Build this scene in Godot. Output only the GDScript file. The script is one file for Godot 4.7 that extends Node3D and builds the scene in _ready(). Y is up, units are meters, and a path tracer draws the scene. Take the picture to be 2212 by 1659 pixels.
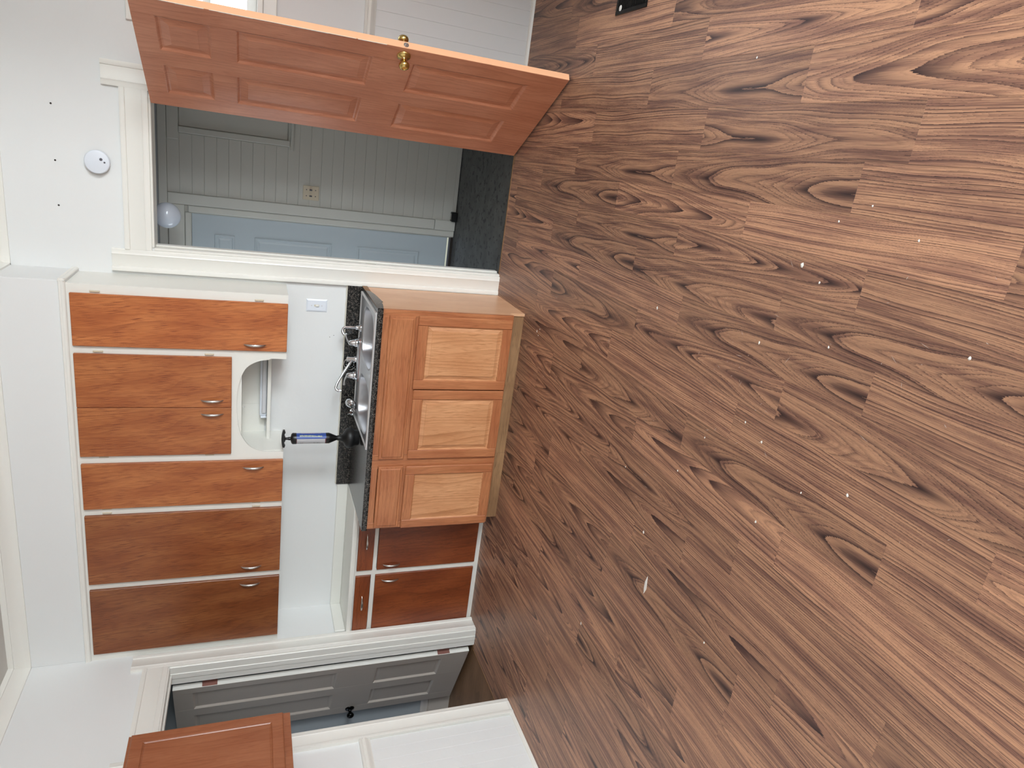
extends Node3D
# Empty kitchen photographed on its side: the camera is rolled a quarter turn. x runs along the sink wall, y up, z out of the sink wall.

# ------------------------------------------------------------------ mesh builder
class MB:
	var v := PackedVector3Array()
	var n := PackedVector3Array()
	var t := PackedVector2Array()
	var ga := 1                      # grain axis
	var us := Vector2(1, 1)          # texture repeats per metre along / across the grain
	var uo := Vector2.ZERO
	func seat(lo: Vector3, f: Vector2) -> MB:      # texture point f at the corner lo of a front
		uo = f - Vector2(lo[ga] * us.x, lo[1 - mini(ga, 1)] * us.y)
		return self
	func uvof(p: Vector3, nn: Vector3) -> Vector2:
		var a := nn.abs()
		var k := 0
		if a.y >= a.x and a.y >= a.z: k = 1
		elif a.z >= a.x: k = 2
		var i := (k + 1) % 3
		var j := (k + 2) % 3
		if j == ga:
			var q := i
			i = j
			j = q
		return Vector2(p[i] * us.x, p[j] * us.y) + uo
	func tri(a: Vector3, b: Vector3, c: Vector3, out: Vector3) -> void:
		var nn := (c - a).cross(b - a)
		if nn.dot(out) < 0.0:
			var q := b
			b = c
			c = q
			nn = -nn
		nn = nn.normalized()
		for p: Vector3 in [a, b, c]:
			v.append(p)
			n.append(nn)
			t.append(uvof(p, nn))
	func tris(a: Vector3, b: Vector3, c: Vector3, na: Vector3, nb: Vector3, nc: Vector3) -> void:
		if (c - a).cross(b - a).dot(na + nb + nc) < 0.0:
			var q := b
			b = c
			c = q
			q = nb
			nb = nc
			nc = q
		v.append(a)
		v.append(b)
		v.append(c)
		n.append(na)
		n.append(nb)
		n.append(nc)
		var m := (na + nb + nc)
		t.append(uvof(a, m))
		t.append(uvof(b, m))
		t.append(uvof(c, m))
	func quad(a: Vector3, b: Vector3, c: Vector3, d: Vector3, out: Vector3) -> void:
		tri(a, b, c, out)
		tri(a, c, d, out)
	func box(lo: Vector3, hi: Vector3, bev := 0.0) -> MB:
		var c := (lo + hi) * 0.5
		var h := (hi - lo) * 0.5
		var e := minf(bev, minf(h.x, minf(h.y, h.z)) * 0.9)
		for k in 3:
			var i := (k + 1) % 3
			var j := (k + 2) % 3
			for s: float in [-1.0, 1.0]:
				var pts := []
				for q: Vector2 in [Vector2(-1, -1), Vector2(1, -1), Vector2(1, 1), Vector2(-1, 1)]:
					var p := Vector3.ZERO
					p[k] = s * h[k]
					p[i] = q.x * (h[i] - e)
					p[j] = q.y * (h[j] - e)
					pts.append(c + p)
				var o := Vector3.ZERO
				o[k] = s
				quad(pts[0], pts[1], pts[2], pts[3], o)
		if e > 0.0:
			for k in 3:
				var i := (k + 1) % 3
				var j := (k + 2) % 3
				for si: float in [-1.0, 1.0]:
					for sj: float in [-1.0, 1.0]:
						var pts := []
						for q: Vector2 in [Vector2(-1, 0), Vector2(1, 0), Vector2(1, 1), Vector2(-1, 1)]:
							var p := Vector3.ZERO
							p[k] = q.x * (h[k] - e)
							p[i] = si * (h[i] - (e if q.y == 0 else 0.0))
							p[j] = sj * (h[j] - (0.0 if q.y == 0 else e))
							pts.append(c + p)
						var o := Vector3.ZERO
						o[i] = si
						o[j] = sj
						quad(pts[0], pts[1], pts[2], pts[3], o)
			for sx: float in [-1.0, 1.0]:
				for sy: float in [-1.0, 1.0]:
					for sz: float in [-1.0, 1.0]:
						var s := Vector3(sx, sy, sz)
						tri(c + s * Vector3(h.x, h.y - e, h.z - e), c + s * Vector3(h.x - e, h.y, h.z - e), c + s * Vector3(h.x - e, h.y - e, h.z), s)
		return self
	func map3(axis: int, p: Vector2, w: float) -> Vector3:
		if axis == 0: return Vector3(w, p.y, p.x)      # poly is (z, y)
		if axis == 1: return Vector3(p.x, w, p.y)      # poly is (x, z)
		return Vector3(p.x, p.y, w)                    # poly is (x, y)
	func prism(poly: PackedVector2Array, axis: int, lo: float, hi: float, smooth := false) -> MB:
		var ix := Geometry2D.triangulate_polygon(poly)
		var up := Vector3.ZERO
		up[axis] = 1.0
		for k in range(0, ix.size(), 3):
			tri(map3(axis, poly[ix[k]], hi), map3(axis, poly[ix[k + 1]], hi), map3(axis, poly[ix[k + 2]], hi), up)
			tri(map3(axis, poly[ix[k]], lo), map3(axis, poly[ix[k + 1]], lo), map3(axis, poly[ix[k + 2]], lo), -up)
		var m := poly.size()
		var cw := Geometry2D.is_polygon_clockwise(poly)
		var fn := []
		for k in m:
			var d := (poly[(k + 1) % m] - poly[k]).normalized()
			fn.append(Vector2(d.y, -d.x) * (-1.0 if cw else 1.0))
		for k in m:
			var a := poly[k]
			var b := poly[(k + 1) % m]
			var o: Vector2 = fn[k]
			var na := o
			var nb := o
			if smooth:
				var before: Vector2 = fn[(k + m - 1) % m]
				var after: Vector2 = fn[(k + 1) % m]
				if before.dot(o) > 0.75: na = (o + before).normalized()
				if after.dot(o) > 0.75: nb = (o + after).normalized()
			var A := map3(axis, na, 0.0)
			var B := map3(axis, nb, 0.0)
			tris(map3(axis, a, lo), map3(axis, b, lo), map3(axis, b, hi), A, B, B)
			tris(map3(axis, a, lo), map3(axis, b, hi), map3(axis, a, hi), A, B, A)
		return self
	func lathe(prof: Array, x: Transform3D, seg := 24) -> MB:   # prof: Vector2(radius, height along local y)
		var m := prof.size() - 1
		var fn := []
		for k in m:
			var d: Vector2 = (prof[k + 1] - prof[k]).normalized()
			fn.append(Vector2(d.y, -d.x))
		for k in m:
			var o: Vector2 = fn[k]
			var na := o
			var nb := o
			if k > 0 and fn[k - 1].dot(o) > 0.7: na = (o + fn[k - 1]).normalized()
			if k < m - 1 and fn[k + 1].dot(o) > 0.7: nb = (o + fn[k + 1]).normalized()
			var a: Vector2 = prof[k]
			var b: Vector2 = prof[k + 1]
			for s in seg:
				var p := []
				var q := []
				for w: float in [TAU * s / seg, TAU * (s + 1) / seg]:
					var c := cos(w)
					var z := sin(w)
					p.append(x * Vector3(a.x * c, a.y, a.x * z))
					p.append(x * Vector3(b.x * c, b.y, b.x * z))
					q.append((x.basis * Vector3(na.x * c, na.y, na.x * z)).normalized())
					q.append((x.basis * Vector3(nb.x * c, nb.y, nb.x * z)).normalized())
				if a.x > 1e-6: tris(p[0], p[1], p[2], q[0], q[1], q[2])
				if b.x > 1e-6: tris(p[1], p[3], p[2], q[1], q[3], q[2])
		return self
	func tube(path: Array, rad: Array, seg := 12, flat := 1.0) -> MB:
		var rings := []
		var nrm := []
		var side := Vector3.ZERO
		for k in path.size():
			var d: Vector3 = (path[mini(k + 1, path.size() - 1)] - path[maxi(k - 1, 0)]).normalized()
			if side == Vector3.ZERO:
				side = d.cross(Vector3.UP if absf(d.y) < 0.9 else Vector3.RIGHT).normalized()
			side = (side - d * side.dot(d)).normalized()
			var up := d.cross(side)
			var r: float = rad[mini(k, rad.size() - 1)]
			var ring := []
			var nr := []
			for s in seg:
				var w := TAU * s / seg
				ring.append(path[k] + side * cos(w) * r + up * sin(w) * r * flat)
				nr.append((side * cos(w) + up * sin(w) / flat).normalized())
			rings.append(ring)
			nrm.append(nr)
		for k in path.size() - 1:
			for s in seg:
				var u := (s + 1) % seg
				tris(rings[k][s], rings[k][u], rings[k + 1][s], nrm[k][s], nrm[k][u], nrm[k + 1][s])
				tris(rings[k][u], rings[k + 1][u], rings[k + 1][s], nrm[k][u], nrm[k + 1][u], nrm[k + 1][s])
		for e: int in [0, path.size() - 1]:
			var o: Vector3 = path[e] - path[1 if e == 0 else path.size() - 2]
			for s in seg:
				tri(path[e], rings[e][s], rings[e][(s + 1) % seg], o)
		return self
	# rectangle in the xy plane stepping in and out along z: steps are Vector2(inset, z)
	func rings(x0: float, y0: float, x1: float, y1: float, z: float, steps: Array, cap := true) -> MB:
		var prev := []
		for k in steps.size():
			var i: float = steps[k].x
			var d: float = steps[k].y
			var now := [Vector3(x0 + i, y0 + i, z + d), Vector3(x1 - i, y0 + i, z + d), Vector3(x1 - i, y1 - i, z + d), Vector3(x0 + i, y1 - i, z + d)]
			if k > 0:
				for s in 4:
					var e := (s + 1) % 4
					var hint := Vector3(0, 0, 1)
					var dz: float = steps[k].y - steps[k - 1].y
					var di: float = steps[k].x - steps[k - 1].x
					var inw: Vector3 = [Vector3(0, 1, 0), Vector3(-1, 0, 0), Vector3(0, -1, 0), Vector3(1, 0, 0)][s]
					hint = Vector3(0, 0, di) - inw * dz
					quad(prev[s], prev[e], now[e], now[s], hint)
			prev = now
		if cap:
			quad(prev[0], prev[1], prev[2], prev[3], Vector3(0, 0, 1))
		return self
	func loft(loops: Array, hint_from: Vector3, inward: bool) -> MB:   # closed loops of equal length, smooth
		var m: int = loops[0].size()
		var nr := []
		for k in loops.size():
			var row := []
			for s in m:
				var du: Vector3 = loops[k][(s + 1) % m] - loops[k][(s + m - 1) % m]
				var dv: Vector3 = loops[mini(k + 1, loops.size() - 1)][s] - loops[maxi(k - 1, 0)][s]
				var x := du.cross(dv).normalized()
				var to: Vector3 = hint_from - loops[k][s]
				if (x.dot(to) < 0.0) == inward: x = -x
				row.append(x)
			nr.append(row)
		for k in loops.size() - 1:
			for s in m:
				var u := (s + 1) % m
				tris(loops[k][s], loops[k][u], loops[k + 1][s], nr[k][s], nr[k][u], nr[k + 1][s])
				tris(loops[k][u], loops[k + 1][u], loops[k + 1][s], nr[k][u], nr[k + 1][u], nr[k + 1][s])
		return self
	func mesh(org := Vector3.ZERO) -> ArrayMesh:
		var vv := v.duplicate()
		if org != Vector3.ZERO:
			for k in vv.size(): vv[k] -= org
		var arr := []
		arr.resize(Mesh.ARRAY_MAX)
		arr[Mesh.ARRAY_VERTEX] = vv
		arr[Mesh.ARRAY_NORMAL] = n
		arr[Mesh.ARRAY_TEX_UV] = t
		var am := ArrayMesh.new()
		am.add_surface_from_arrays(Mesh.PRIMITIVE_TRIANGLES, arr)
		return am

# ------------------------------------------------------------------ scene helpers
var M := {}
var rng := RandomNumberGenerator.new()

func B(x0: float, y0: float, z0: float, x1: float, y1: float, z1: float, bev := 0.0) -> MB:
	return MB.new().box(Vector3(x0, y0, z0), Vector3(x1, y1, z1), bev)

func W(ga: int, sx: float, sy: float, ox := 0.0, oy := 0.0) -> MB:    # a builder for wood: grain axis, texture size in metres
	var m := MB.new()
	m.ga = ga
	m.us = Vector2(1.0 / sx, 1.0 / sy)
	m.uo = Vector2(ox, oy)
	return m

func tag(o: Node3D, label: String, cat: String, group := "", kind := "") -> Node3D:
	o.set_meta("label", label)
	if cat: o.set_meta("category", cat)
	if group: o.set_meta("group", group)
	if kind: o.set_meta("kind", kind)
	return o

func thing(called: String, at: Vector3, label: String, cat: String, group := "", kind := "") -> Node3D:
	var o := Node3D.new()
	o.name = called
	o.position = at
	add_child(o, true)
	return tag(o, label, cat, group, kind)

func gpos(o: Node) -> Vector3:
	var p := Vector3.ZERO
	while o is Node3D and o != self:
		p += o.position
		o = o.get_parent()
	return p

# commits mb (world coordinates) as one mesh under parent
func part(called: String, mb: MB, mat: Material, parent: Node, at = null) -> MeshInstance3D:
	var o := MeshInstance3D.new()
	o.name = called
	var base := gpos(parent)
	var here: Vector3 = base if at == null else at
	o.mesh = mb.mesh(here)
	o.position = here - base
	o.material_override = mat
	parent.add_child(o, true)
	return o

# the same for a parent that is turned: mb is in the parent's own axes
func local(called: String, mb: MB, mat: Material, parent: Node, at := Vector3.ZERO) -> MeshInstance3D:
	var o := MeshInstance3D.new()
	o.name = called
	o.mesh = mb.mesh()
	o.position = at
	o.material_override = mat
	parent.add_child(o, true)
	return o

func single(called: String, mb: MB, mat: Material, at: Vector3, label: String, cat: String, group := "", kind := "") -> MeshInstance3D:
	var o := part(called, mb, mat, self, at)
	tag(o, label, cat, group, kind)
	return o

func struct(called: String, mb: MB, mat: Material, label: String, cat: String, at := Vector3.ZERO) -> MeshInstance3D:
	return single(called, mb, mat, at, label, cat, "", "structure")

# ------------------------------------------------------------------ textures and materials
func noise(s: int, oct := 1) -> FastNoiseLite:
	var f := FastNoiseLite.new()
	f.seed = s
	f.noise_type = FastNoiseLite.TYPE_SIMPLEX_SMOOTH
	f.frequency = 1.0
	f.fractal_type = FastNoiseLite.FRACTAL_NONE if oct == 1 else FastNoiseLite.FRACTAL_FBM
	f.fractal_octaves = oct
	return f

func bytes_tex(w: int, h: int, by: PackedByteArray) -> ImageTexture:
	var im := Image.create_from_data(w, h, false, Image.FORMAT_RGB8, by)
	return ImageTexture.create_from_image(im)

const PL := 0.928     # plank length
const PW := 0.147     # plank width

# printed vinyl: 2 x 8 different planks, cathedral and straight grain
func floor_tex() -> ImageTexture:
	var w := 2048
	var h := 2048
	var by := PackedByteArray()
	by.resize(w * h * 3)
	var n1 := noise(11)
	var n2 := noise(12)
	var n3 := noise(13)
	var n4 := noise(14)
	var cl := Color(0.745, 0.562, 0.436)
	var cm := Color(0.475, 0.330, 0.280)
	var cd := Color(0.150, 0.088, 0.098)
	for cy in 8:
		for cx in 2:
			rng.seed = 500 + cy * 2 + cx
			var straight := (cy * 2 + cx) % 3 == 1
			var tc := rng.randf_range(0.035, 0.112)
			var a := rng.randf_range(3.6, 6.6) * (1.0 if rng.randf() < 0.5 else -1.0)
			var b := rng.randf_range(280.0, 700.0)
			if straight:
				tc = -0.12 if rng.randf() < 0.5 else 0.27
				b = rng.randf_range(190.0, 290.0)
				a *= 0.35
			var sg := 1.0 if a > 0.0 else -1.0
			var tone := rng.randf_range(0.90, 1.08)
			var so := rng.randf_range(0, 90)
			for yy in 256:
				var tt := yy / 256.0 * PW
				var row := ((cy * 256 + yy) * w + cx * 1024) * 3
				for xx in 1024:
					var s := xx / 1024.0 * PL
					var t0 := tt + 0.0045 * n1.get_noise_2d(s * 2.4 + so, tt * 7.0)
					var dt := absf(t0 - tc)
					var f := a * s + (b * dt * dt + 13.0 * dt) * sg + 0.55 * n2.get_noise_2d(s * 2.1 + so, tt * 9.0 + 7.0)
					var fine := n3.get_noise_2d(s * 9.0 + so, tt * 460.0)
					f += 0.05 * fine
					var fi := floorf(f)
					var p := f - fi
					var hs := fposmod(sin(fi * 12.9898 + so) * 43758.547, 1.0)
					var p4 := p * p * p * p
					var d := p4 * p4 * (0.25 + 0.75 * hs)
					if hs > 0.45: d = maxf(d, p * p * p * (hs - 0.08) * 0.95)
					if hs > 0.5 and not straight: d = maxf(d, p * sqrt(p) * 0.95 * exp(-dt * dt / 0.00034))
					if p < 0.05: d *= 1.0
					var g := f * 2.73 + 0.37
					var gi := floorf(g)
					var q := g - gi
					var hq := fposmod(sin(gi * 78.233 + so) * 24634.634, 1.0)
					var q3 := q * q * q
					d = maxf(d, q3 * q3 * (0.12 + 0.60 * hq))
					var u := fposmod(f * 5.9 + 0.2, 1.0)
					u *= u
					d = maxf(d, u * u * u * 0.22 * (1.0 - hs * 0.5))
					var med := n4.get_noise_2d(s * 2.0 + so, tt * 34.0)
					var mixv := clampf(0.05 + 0.42 * hq + med * 0.50 + fine * 0.28, 0.0, 1.0)
					d = clampf(d, 0.0, 0.94)
					var c := cl.lerp(cm, mixv).lerp(cd, d)
					by[row] = int(clampf(c.r * tone, 0, 1) * 255.0)
					by[row + 1] = int(clampf(c.g * tone, 0, 1) * 255.0)
					by[row + 2] = int(clampf(c.b * tone, 0, 1) * 255.0)
					row += 3
	return bytes_tex(w, h, by)

# stained timber: lines along u, blotches, short pores
func wood_tex(w: int, h: int, lm: float, wm: float, sd: int, cl: Color, cm: Color, cd: Color, freq: float, lines: float, pores: float, diag: float, warp := 1.4) -> ImageTexture:
	var by := PackedByteArray()
	by.resize(w * h * 3)
	var n2 := noise(sd + 1)
	var n3 := noise(sd + 2)
	var n4 := noise(sd + 3)
	var n5 := noise(sd + 4)
	var k := 0
	for yy in h:
		var tt := yy * wm / h
		for xx in w:
			var s := xx * lm / w
			var t := tt + diag * s
			var f := t * freq + warp * n2.get_noise_2d(s * 1.1, t * 5.0)
			var fi := floorf(f)
			var p := f - fi
			var hs := fposmod(sin(fi * 12.9898 + sd) * 43758.547, 1.0)
			var d := p * p * p * (0.2 + 0.8 * hs) * lines
			var pr := n3.get_noise_2d(s * 11.0, t * 250.0)
			d = maxf(d, clampf((pr - 0.22) * 1.9, 0.0, 1.0) * pores * (0.4 + 0.6 * clampf(0.5 + n5.get_noise_2d(s * 6.0, t * 9.0), 0.0, 1.0)))
			var mixv := clampf(0.5 + n4.get_noise_2d(s * 2.2, t * 6.0) * 0.6 + n5.get_noise_2d(s * 3.0, t * 120.0) * 0.3, 0.0, 1.0)
			var c := cl.lerp(cm, mixv).lerp(cd, clampf(d, 0.0, 0.9))
			by[k] = int(c.r * 255.0)
			by[k + 1] = int(c.g * 255.0)
			by[k + 2] = int(c.b * 255.0)
			k += 3
	return bytes_tex(w, h, by)

func granite_tex() -> ImageTexture:
	var w := 512
	var by := PackedByteArray()
	by.resize(w * w * 3)
	var n1 := noise(71)
	var n2 := noise(72, 3)
	var k := 0
	for y in w:
		for x in w:
			var a := n1.get_noise_2d(x * 0.16, y * 0.16)
			var b := n2.get_noise_2d(x * 0.04 + 90.0, y * 0.04)
			var c := Color(0.085, 0.085, 0.085)
			if a + b * 0.7 > 0.30: c = c.lerp(Color(0.52, 0.49, 0.45), clampf((a + b * 0.7 - 0.34) * 4.0, 0.0, 0.9))
			elif a < -0.45: c = Color(0.13, 0.125, 0.12)
			by[k] = int(c.r * 255.0)
			by[k + 1] = int(c.g * 255.0)
			by[k + 2] = int(c.b * 255.0)
			k += 3
	return bytes_tex(w, w, by)

func blotch_tex(c0: Color, c1: Color, c2: Color, sd: int, thr: float) -> ImageTexture:
	var w := 512
	var by := PackedByteArray()
	by.resize(w * w * 3)
	var n1 := noise(sd, 5)
	var n2 := noise(sd + 1, 4)
	var k := 0
	for y in w:
		for x in w:
			var a := 0.5 + n1.get_noise_2d(x * 0.012, y * 0.012) * 0.8
			var b := n2.get_noise_2d(x * 0.03, y * 0.03)
			var c := c0.lerp(c1, clampf(a, 0, 1))
			if b > thr: c = c.lerp(c2, clampf((b - thr) * 6.0, 0, 0.85))
			by[k] = int(c.r * 255.0)
			by[k + 1] = int(c.g * 255.0)
			by[k + 2] = int(c.b * 255.0)
			k += 3
	return bytes_tex(w, w, by)

func label_tex() -> ImageTexture:     # the pump's wrap: blue face with a pale line of print, white back with grey print
	var im := Image.create(512, 256, false, Image.FORMAT_RGB8)
	im.fill(Color(0.17, 0.29, 0.58))
	im.fill_rect(Rect2i(0, 96, 512, 5), Color(0.45, 0.06, 0.14))
	im.fill_rect(Rect2i(0, 101, 512, 72), Color(0.72, 0.72, 0.73))
	im.fill_rect(Rect2i(0, 101, 12, 72), Color(0.45, 0.06, 0.14))
	im.fill_rect(Rect2i(492, 96, 20, 80), Color(0.35, 0.05, 0.1))
	rng.seed = 77
	var x := 60
	while x < 440:                     # the print is too small to read: worn strokes only
		var w := rng.randi_range(3, 8)
		im.fill_rect(Rect2i(x, 193 - int(x * 0.015), w, rng.randi_range(9, 14)), Color(0.80, 0.82, 0.60))
		x += w + rng.randi_range(2, 5)
	x = 90
	while x < 420:
		var w := rng.randi_range(8, 22)
		im.fill_rect(Rect2i(x, 222, w, 12), Color(0.62, 0.5, 0.58))
		x += w + rng.randi_range(5, 12)
	for r: Vector2i in [Vector2i(70, 46), Vector2i(300, 110)]:
		x = r.x
		while x < r.x + r.y:
			im.fill_rect(Rect2i(x, 125, 5, rng.randi_range(8, 20)), Color(0.45, 0.45, 0.46))
			x += rng.randi_range(8, 14)
	return ImageTexture.create_from_image(im)

func mat(c: Color, rough := 0.5, metal := 0.0, tex: Texture2D = null) -> StandardMaterial3D:
	var m := StandardMaterial3D.new()
	m.albedo_color = c
	m.roughness = rough
	m.metallic = metal
	if tex: m.albedo_texture = tex
	return m

func bumpy(m: StandardMaterial3D, freq: float, scale: float, world := 1.0) -> StandardMaterial3D:
	var nt := NoiseTexture2D.new()
	nt.width = 512
	nt.height = 512
	nt.seamless = true
	nt.as_normal_map = true
	nt.bump_strength = 4.0
	var f := noise(31, 4)
	f.frequency = freq
	nt.noise = f
	m.normal_enabled = true
	m.normal_texture = nt
	m.normal_scale = scale
	m.uv1_triplanar = true
	m.uv1_world_triplanar = true
	m.uv1_scale = Vector3.ONE * world
	return m

func materials() -> void:
	M.wall = bumpy(mat(Color(0.895, 0.898, 0.892), 0.55), 0.012, 0.12, 0.8)
	M.trim = mat(Color(0.915, 0.908, 0.880), 0.32)
	M.cabwhite = mat(Color(0.905, 0.90, 0.87), 0.35)
	M.ceil = mat(Color(0.80, 0.785, 0.76), 0.7)
	M.floor = mat(Color.WHITE, 0.42, 0.0, floor_tex())
	M.sub = mat(Color(0.10, 0.07, 0.06), 0.9)
	M.red = mat(Color.WHITE, 0.38, 0.0, wood_tex(1024, 1024, 1.2, 1.2, 101, Color(0.790, 0.500, 0.290), Color(0.680, 0.385, 0.205), Color(0.40, 0.17, 0.085), 30.0, 0.35, 0.70, 0.10))
	M.dark = mat(Color.WHITE, 0.36, 0.0, wood_tex(512, 512, 1.0, 1.0, 131, Color(0.570, 0.300, 0.155), Color(0.47, 0.225, 0.110), Color(0.27, 0.11, 0.055), 30.0, 0.35, 0.55, 0.06))
	M.oak = mat(Color.WHITE, 0.36, 0.0, wood_tex(1024, 512, 1.0, 0.6, 161, Color(0.735, 0.485, 0.322), Color(0.655, 0.395, 0.252), Color(0.42, 0.23, 0.12), 40.0, 0.40, 0.45, 0.02))
	M.oakpanel = mat(Color.WHITE, 0.36, 0.0, wood_tex(1024, 512, 1.0, 0.6, 171, Color(0.830, 0.612, 0.440), Color(0.770, 0.540, 0.370), Color(0.52, 0.31, 0.16), 34.0, 0.45, 0.5, 0.03))
	M.sidepanel = mat(Color.WHITE, 0.36, 0.0, wood_tex(512, 512, 1.0, 1.0, 181, Color(0.875, 0.700, 0.555), Color(0.840, 0.650, 0.500), Color(0.66, 0.45, 0.30), 22.0, 0.25, 0.3, 0.02))
	M.door = mat(Color.WHITE, 0.34, 0.0, wood_tex(1024, 512, 2.2, 1.0, 191, Color(0.815, 0.555, 0.430), Color(0.755, 0.485, 0.360), Color(0.56, 0.30, 0.18), 36.0, 0.35, 0.4, 0.0))
	M.hang = mat(Color(0.77, 0.72, 0.65), 0.34, 0.0, M.door.albedo_texture)
	M.dooredge = mat(Color(0.93, 0.70, 0.54), 0.35)
	M.rawwood = mat(Color.WHITE, 0.7, 0.0, wood_tex(512, 256, 1.5, 0.3, 211, Color(0.64, 0.49, 0.34), Color(0.54, 0.40, 0.27), Color(0.33, 0.23, 0.15), 30.0, 0.3, 0.6, 0.02))
	M.granite = mat(Color.WHITE, 0.25, 0.0, granite_tex())
	M.steel = mat(Color(0.74, 0.74, 0.75), 0.34, 1.0)
	M.rimsteel = mat(Color(0.86, 0.86, 0.86), 0.58, 0.85)
	M.chrome = mat(Color(0.86, 0.87, 0.88), 0.10, 1.0)
	M.nickel = mat(Color(0.80, 0.79, 0.77), 0.22, 1.0)
	M.brass = mat(Color(0.83, 0.72, 0.45), 0.14, 1.0)
	M.black = mat(Color(0.025, 0.027, 0.032), 0.35)
	M.rubber = mat(Color(0.035, 0.037, 0.04), 0.5)
	M.blackmetal = mat(Color(0.03, 0.03, 0.03), 0.3, 0.6)
	M.label = mat(Color.WHITE, 0.4, 0.0, label_tex())
	M.plastic = mat(Color(0.88, 0.90, 0.93), 0.35)
	M.grey = mat(Color(0.35, 0.35, 0.38), 0.6)
	M.lens = mat(Color(0.80, 0.80, 0.81), 0.4)
	M.beige = mat(Color(0.80, 0.75, 0.66), 0.45)
	M.porchwall = mat(Color(0.76, 0.755, 0.725), 0.5)
	M.porchceil = mat(Color(0.55, 0.56, 0.58), 0.6)
	M.porchdoor = mat(Color(0.68, 0.715, 0.735), 0.4)
	M.porchfloor = mat(Color.WHITE, 0.55, 0.0, blotch_tex(Color(0.24, 0.24, 0.23), Color(0.32, 0.32, 0.31), Color(0.10, 0.10, 0.10), 231, 0.26))
	M.halldoor = mat(Color(0.75, 0.71, 0.67), 0.36)
	M.hallwall = mat(Color(0.64, 0.66, 0.67), 0.6)
	M.hallfloor = mat(Color.WHITE, 0.45, 0.0, wood_tex(512, 256, 1.5, 0.9, 241, Color(0.62, 0.47, 0.34), Color(0.54, 0.40, 0.28), Color(0.36, 0.25, 0.16), 14.0, 0.4, 0.4, 0.0))
	M.globe = mat(Color(0.80, 0.82, 0.86), 0.12)
	M.glass = mat(Color(0.9, 0.95, 1.0, 0.08), 0.0)
	M.glass.transparency = BaseMaterial3D.TRANSPARENCY_ALPHA
	M.caulk = mat(Color(0.84, 0.82, 0.76), 0.6)
	M.chip = mat(Color(0.90, 0.89, 0.86), 0.7)
	M.dust = mat(Color(0.72, 0.66, 0.62), 0.9)
	M.hole = mat(Color(0.16, 0.13, 0.11), 0.9)
	M.rust = mat(Color(0.52, 0.34, 0.30), 0.7)

# ------------------------------------------------------------------ lights and camera
func area(called: String, at: Vector3, turn: Vector3, size: Vector2, energy: float, col: Color) -> void:
	var l := AreaLight3D.new()
	l.name = called
	l.area_size = size
	l.area_normalize_energy = false
	l.light_energy = energy
	l.light_color = col
	l.area_range = 14.0
	l.area_attenuation = 2.0
	l.shadow_enabled = true
	l.position = at
	l.rotation_degrees = turn
	add_child(l, true)

func _ready() -> void:
	var cam := Camera3D.new()
	cam.name = "camera"
	var yaw := deg_to_rad(19.3681)
	var pit := deg_to_rad(-21.3144)
	var rol := deg_to_rad(0.8362)
	var up := Basis(Vector3.UP, yaw) * Basis(Vector3.RIGHT, pit) * Basis(Vector3.BACK, rol)
	cam.transform = Transform3D(Basis(-up.y, up.x, up.z), Vector3(3.267, 1.5803, 4.3186))   # phone held on its side
	cam.fov = rad_to_deg(2.0 * atan(829.5 / 1464.72))
	cam.near = 0.05
	cam.far = 100.0
	add_child(cam)
	cam.current = true
	var we := WorldEnvironment.new()
	we.name = "environment"
	var env := Environment.new()
	env.background_mode = Environment.BG_SKY
	var sky := Sky.new()
	var pm := ProceduralSkyMaterial.new()
	pm.sky_top_color = Color(0.80, 0.88, 1.0)
	pm.sky_horizon_color = Color(0.97, 0.98, 1.0)
	pm.ground_horizon_color = Color(0.75, 0.76, 0.74)
	pm.ground_bottom_color = Color(0.45, 0.46, 0.42)
	sky.sky_material = pm
	env.sky = sky
	env.background_energy_multiplier = 3.0
	env.tonemap_mode = Environment.TONE_MAPPER_LINEAR
	env.tonemap_exposure = 0.97
	env.sdfgi_enabled = true
	env.ssao_enabled = true
	env.ssil_enabled = true
	we.environment = env
	add_child(we)
	# daylight through the windows
	area("window_light_front", Vector3(6.00, 1.45, 6.50), Vector3(-20, 0, 0), Vector2(1.5, 1.4), 5.6, Color(0.935, 0.985, 1.01))
	area("window_light_right", Vector3(7.22, 1.42, 5.40), Vector3(-18, 90, 0), Vector2(1.7, 1.5), 15.0, Color(0.945, 0.985, 1.01))
	area("window_light_back", Vector3(4.14, 1.81, -0.05), Vector3(0, 180, 0), Vector2(0.6, 0.42), 2.0, Color(0.93, 0.975, 1.0))
	area("porch_window_light", Vector3(0.75, 1.4, -0.65), Vector3(0, -90, 0), Vector2(0.6, 0.9), 2.1, Color(0.93, 0.97, 1.0))
	area("hall_window_light", Vector3(-2.35, 1.5, 1.2), Vector3(0, -90, 0), Vector2(0.7, 0.9), 0.15, Color(0.90, 0.95, 1.0))
	materials()
	room()
	planks()
	porch()
	hall()
	trims()
	doors()
	upper_cabinets()
	lower_cabinets()
	sink_things()
	small_things()

# ------------------------------------------------------------------ room shell
const XR := 7.30
const ZF := 6.60
const YC := 2.87

# a wall across z with rectangular openings: pieces from x0 to x1, holes as Rect2(x, y, w, h)
func wall_pieces(axis: int, a0: float, a1: float, y1: float, w0: float, w1: float, holes: Array) -> MB:
	var mb := MB.new()
	var at := a0
	for h: Rect2 in holes:
		_slab(mb, axis, at, h.position.x, 0.0, y1, w0, w1)
		_slab(mb, axis, h.position.x, h.end.x, 0.0, h.position.y, w0, w1)
		_slab(mb, axis, h.position.x, h.end.x, h.end.y, y1, w0, w1)
		at = h.end.x
	_slab(mb, axis, at, a1, 0.0, y1, w0, w1)
	return mb

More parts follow.
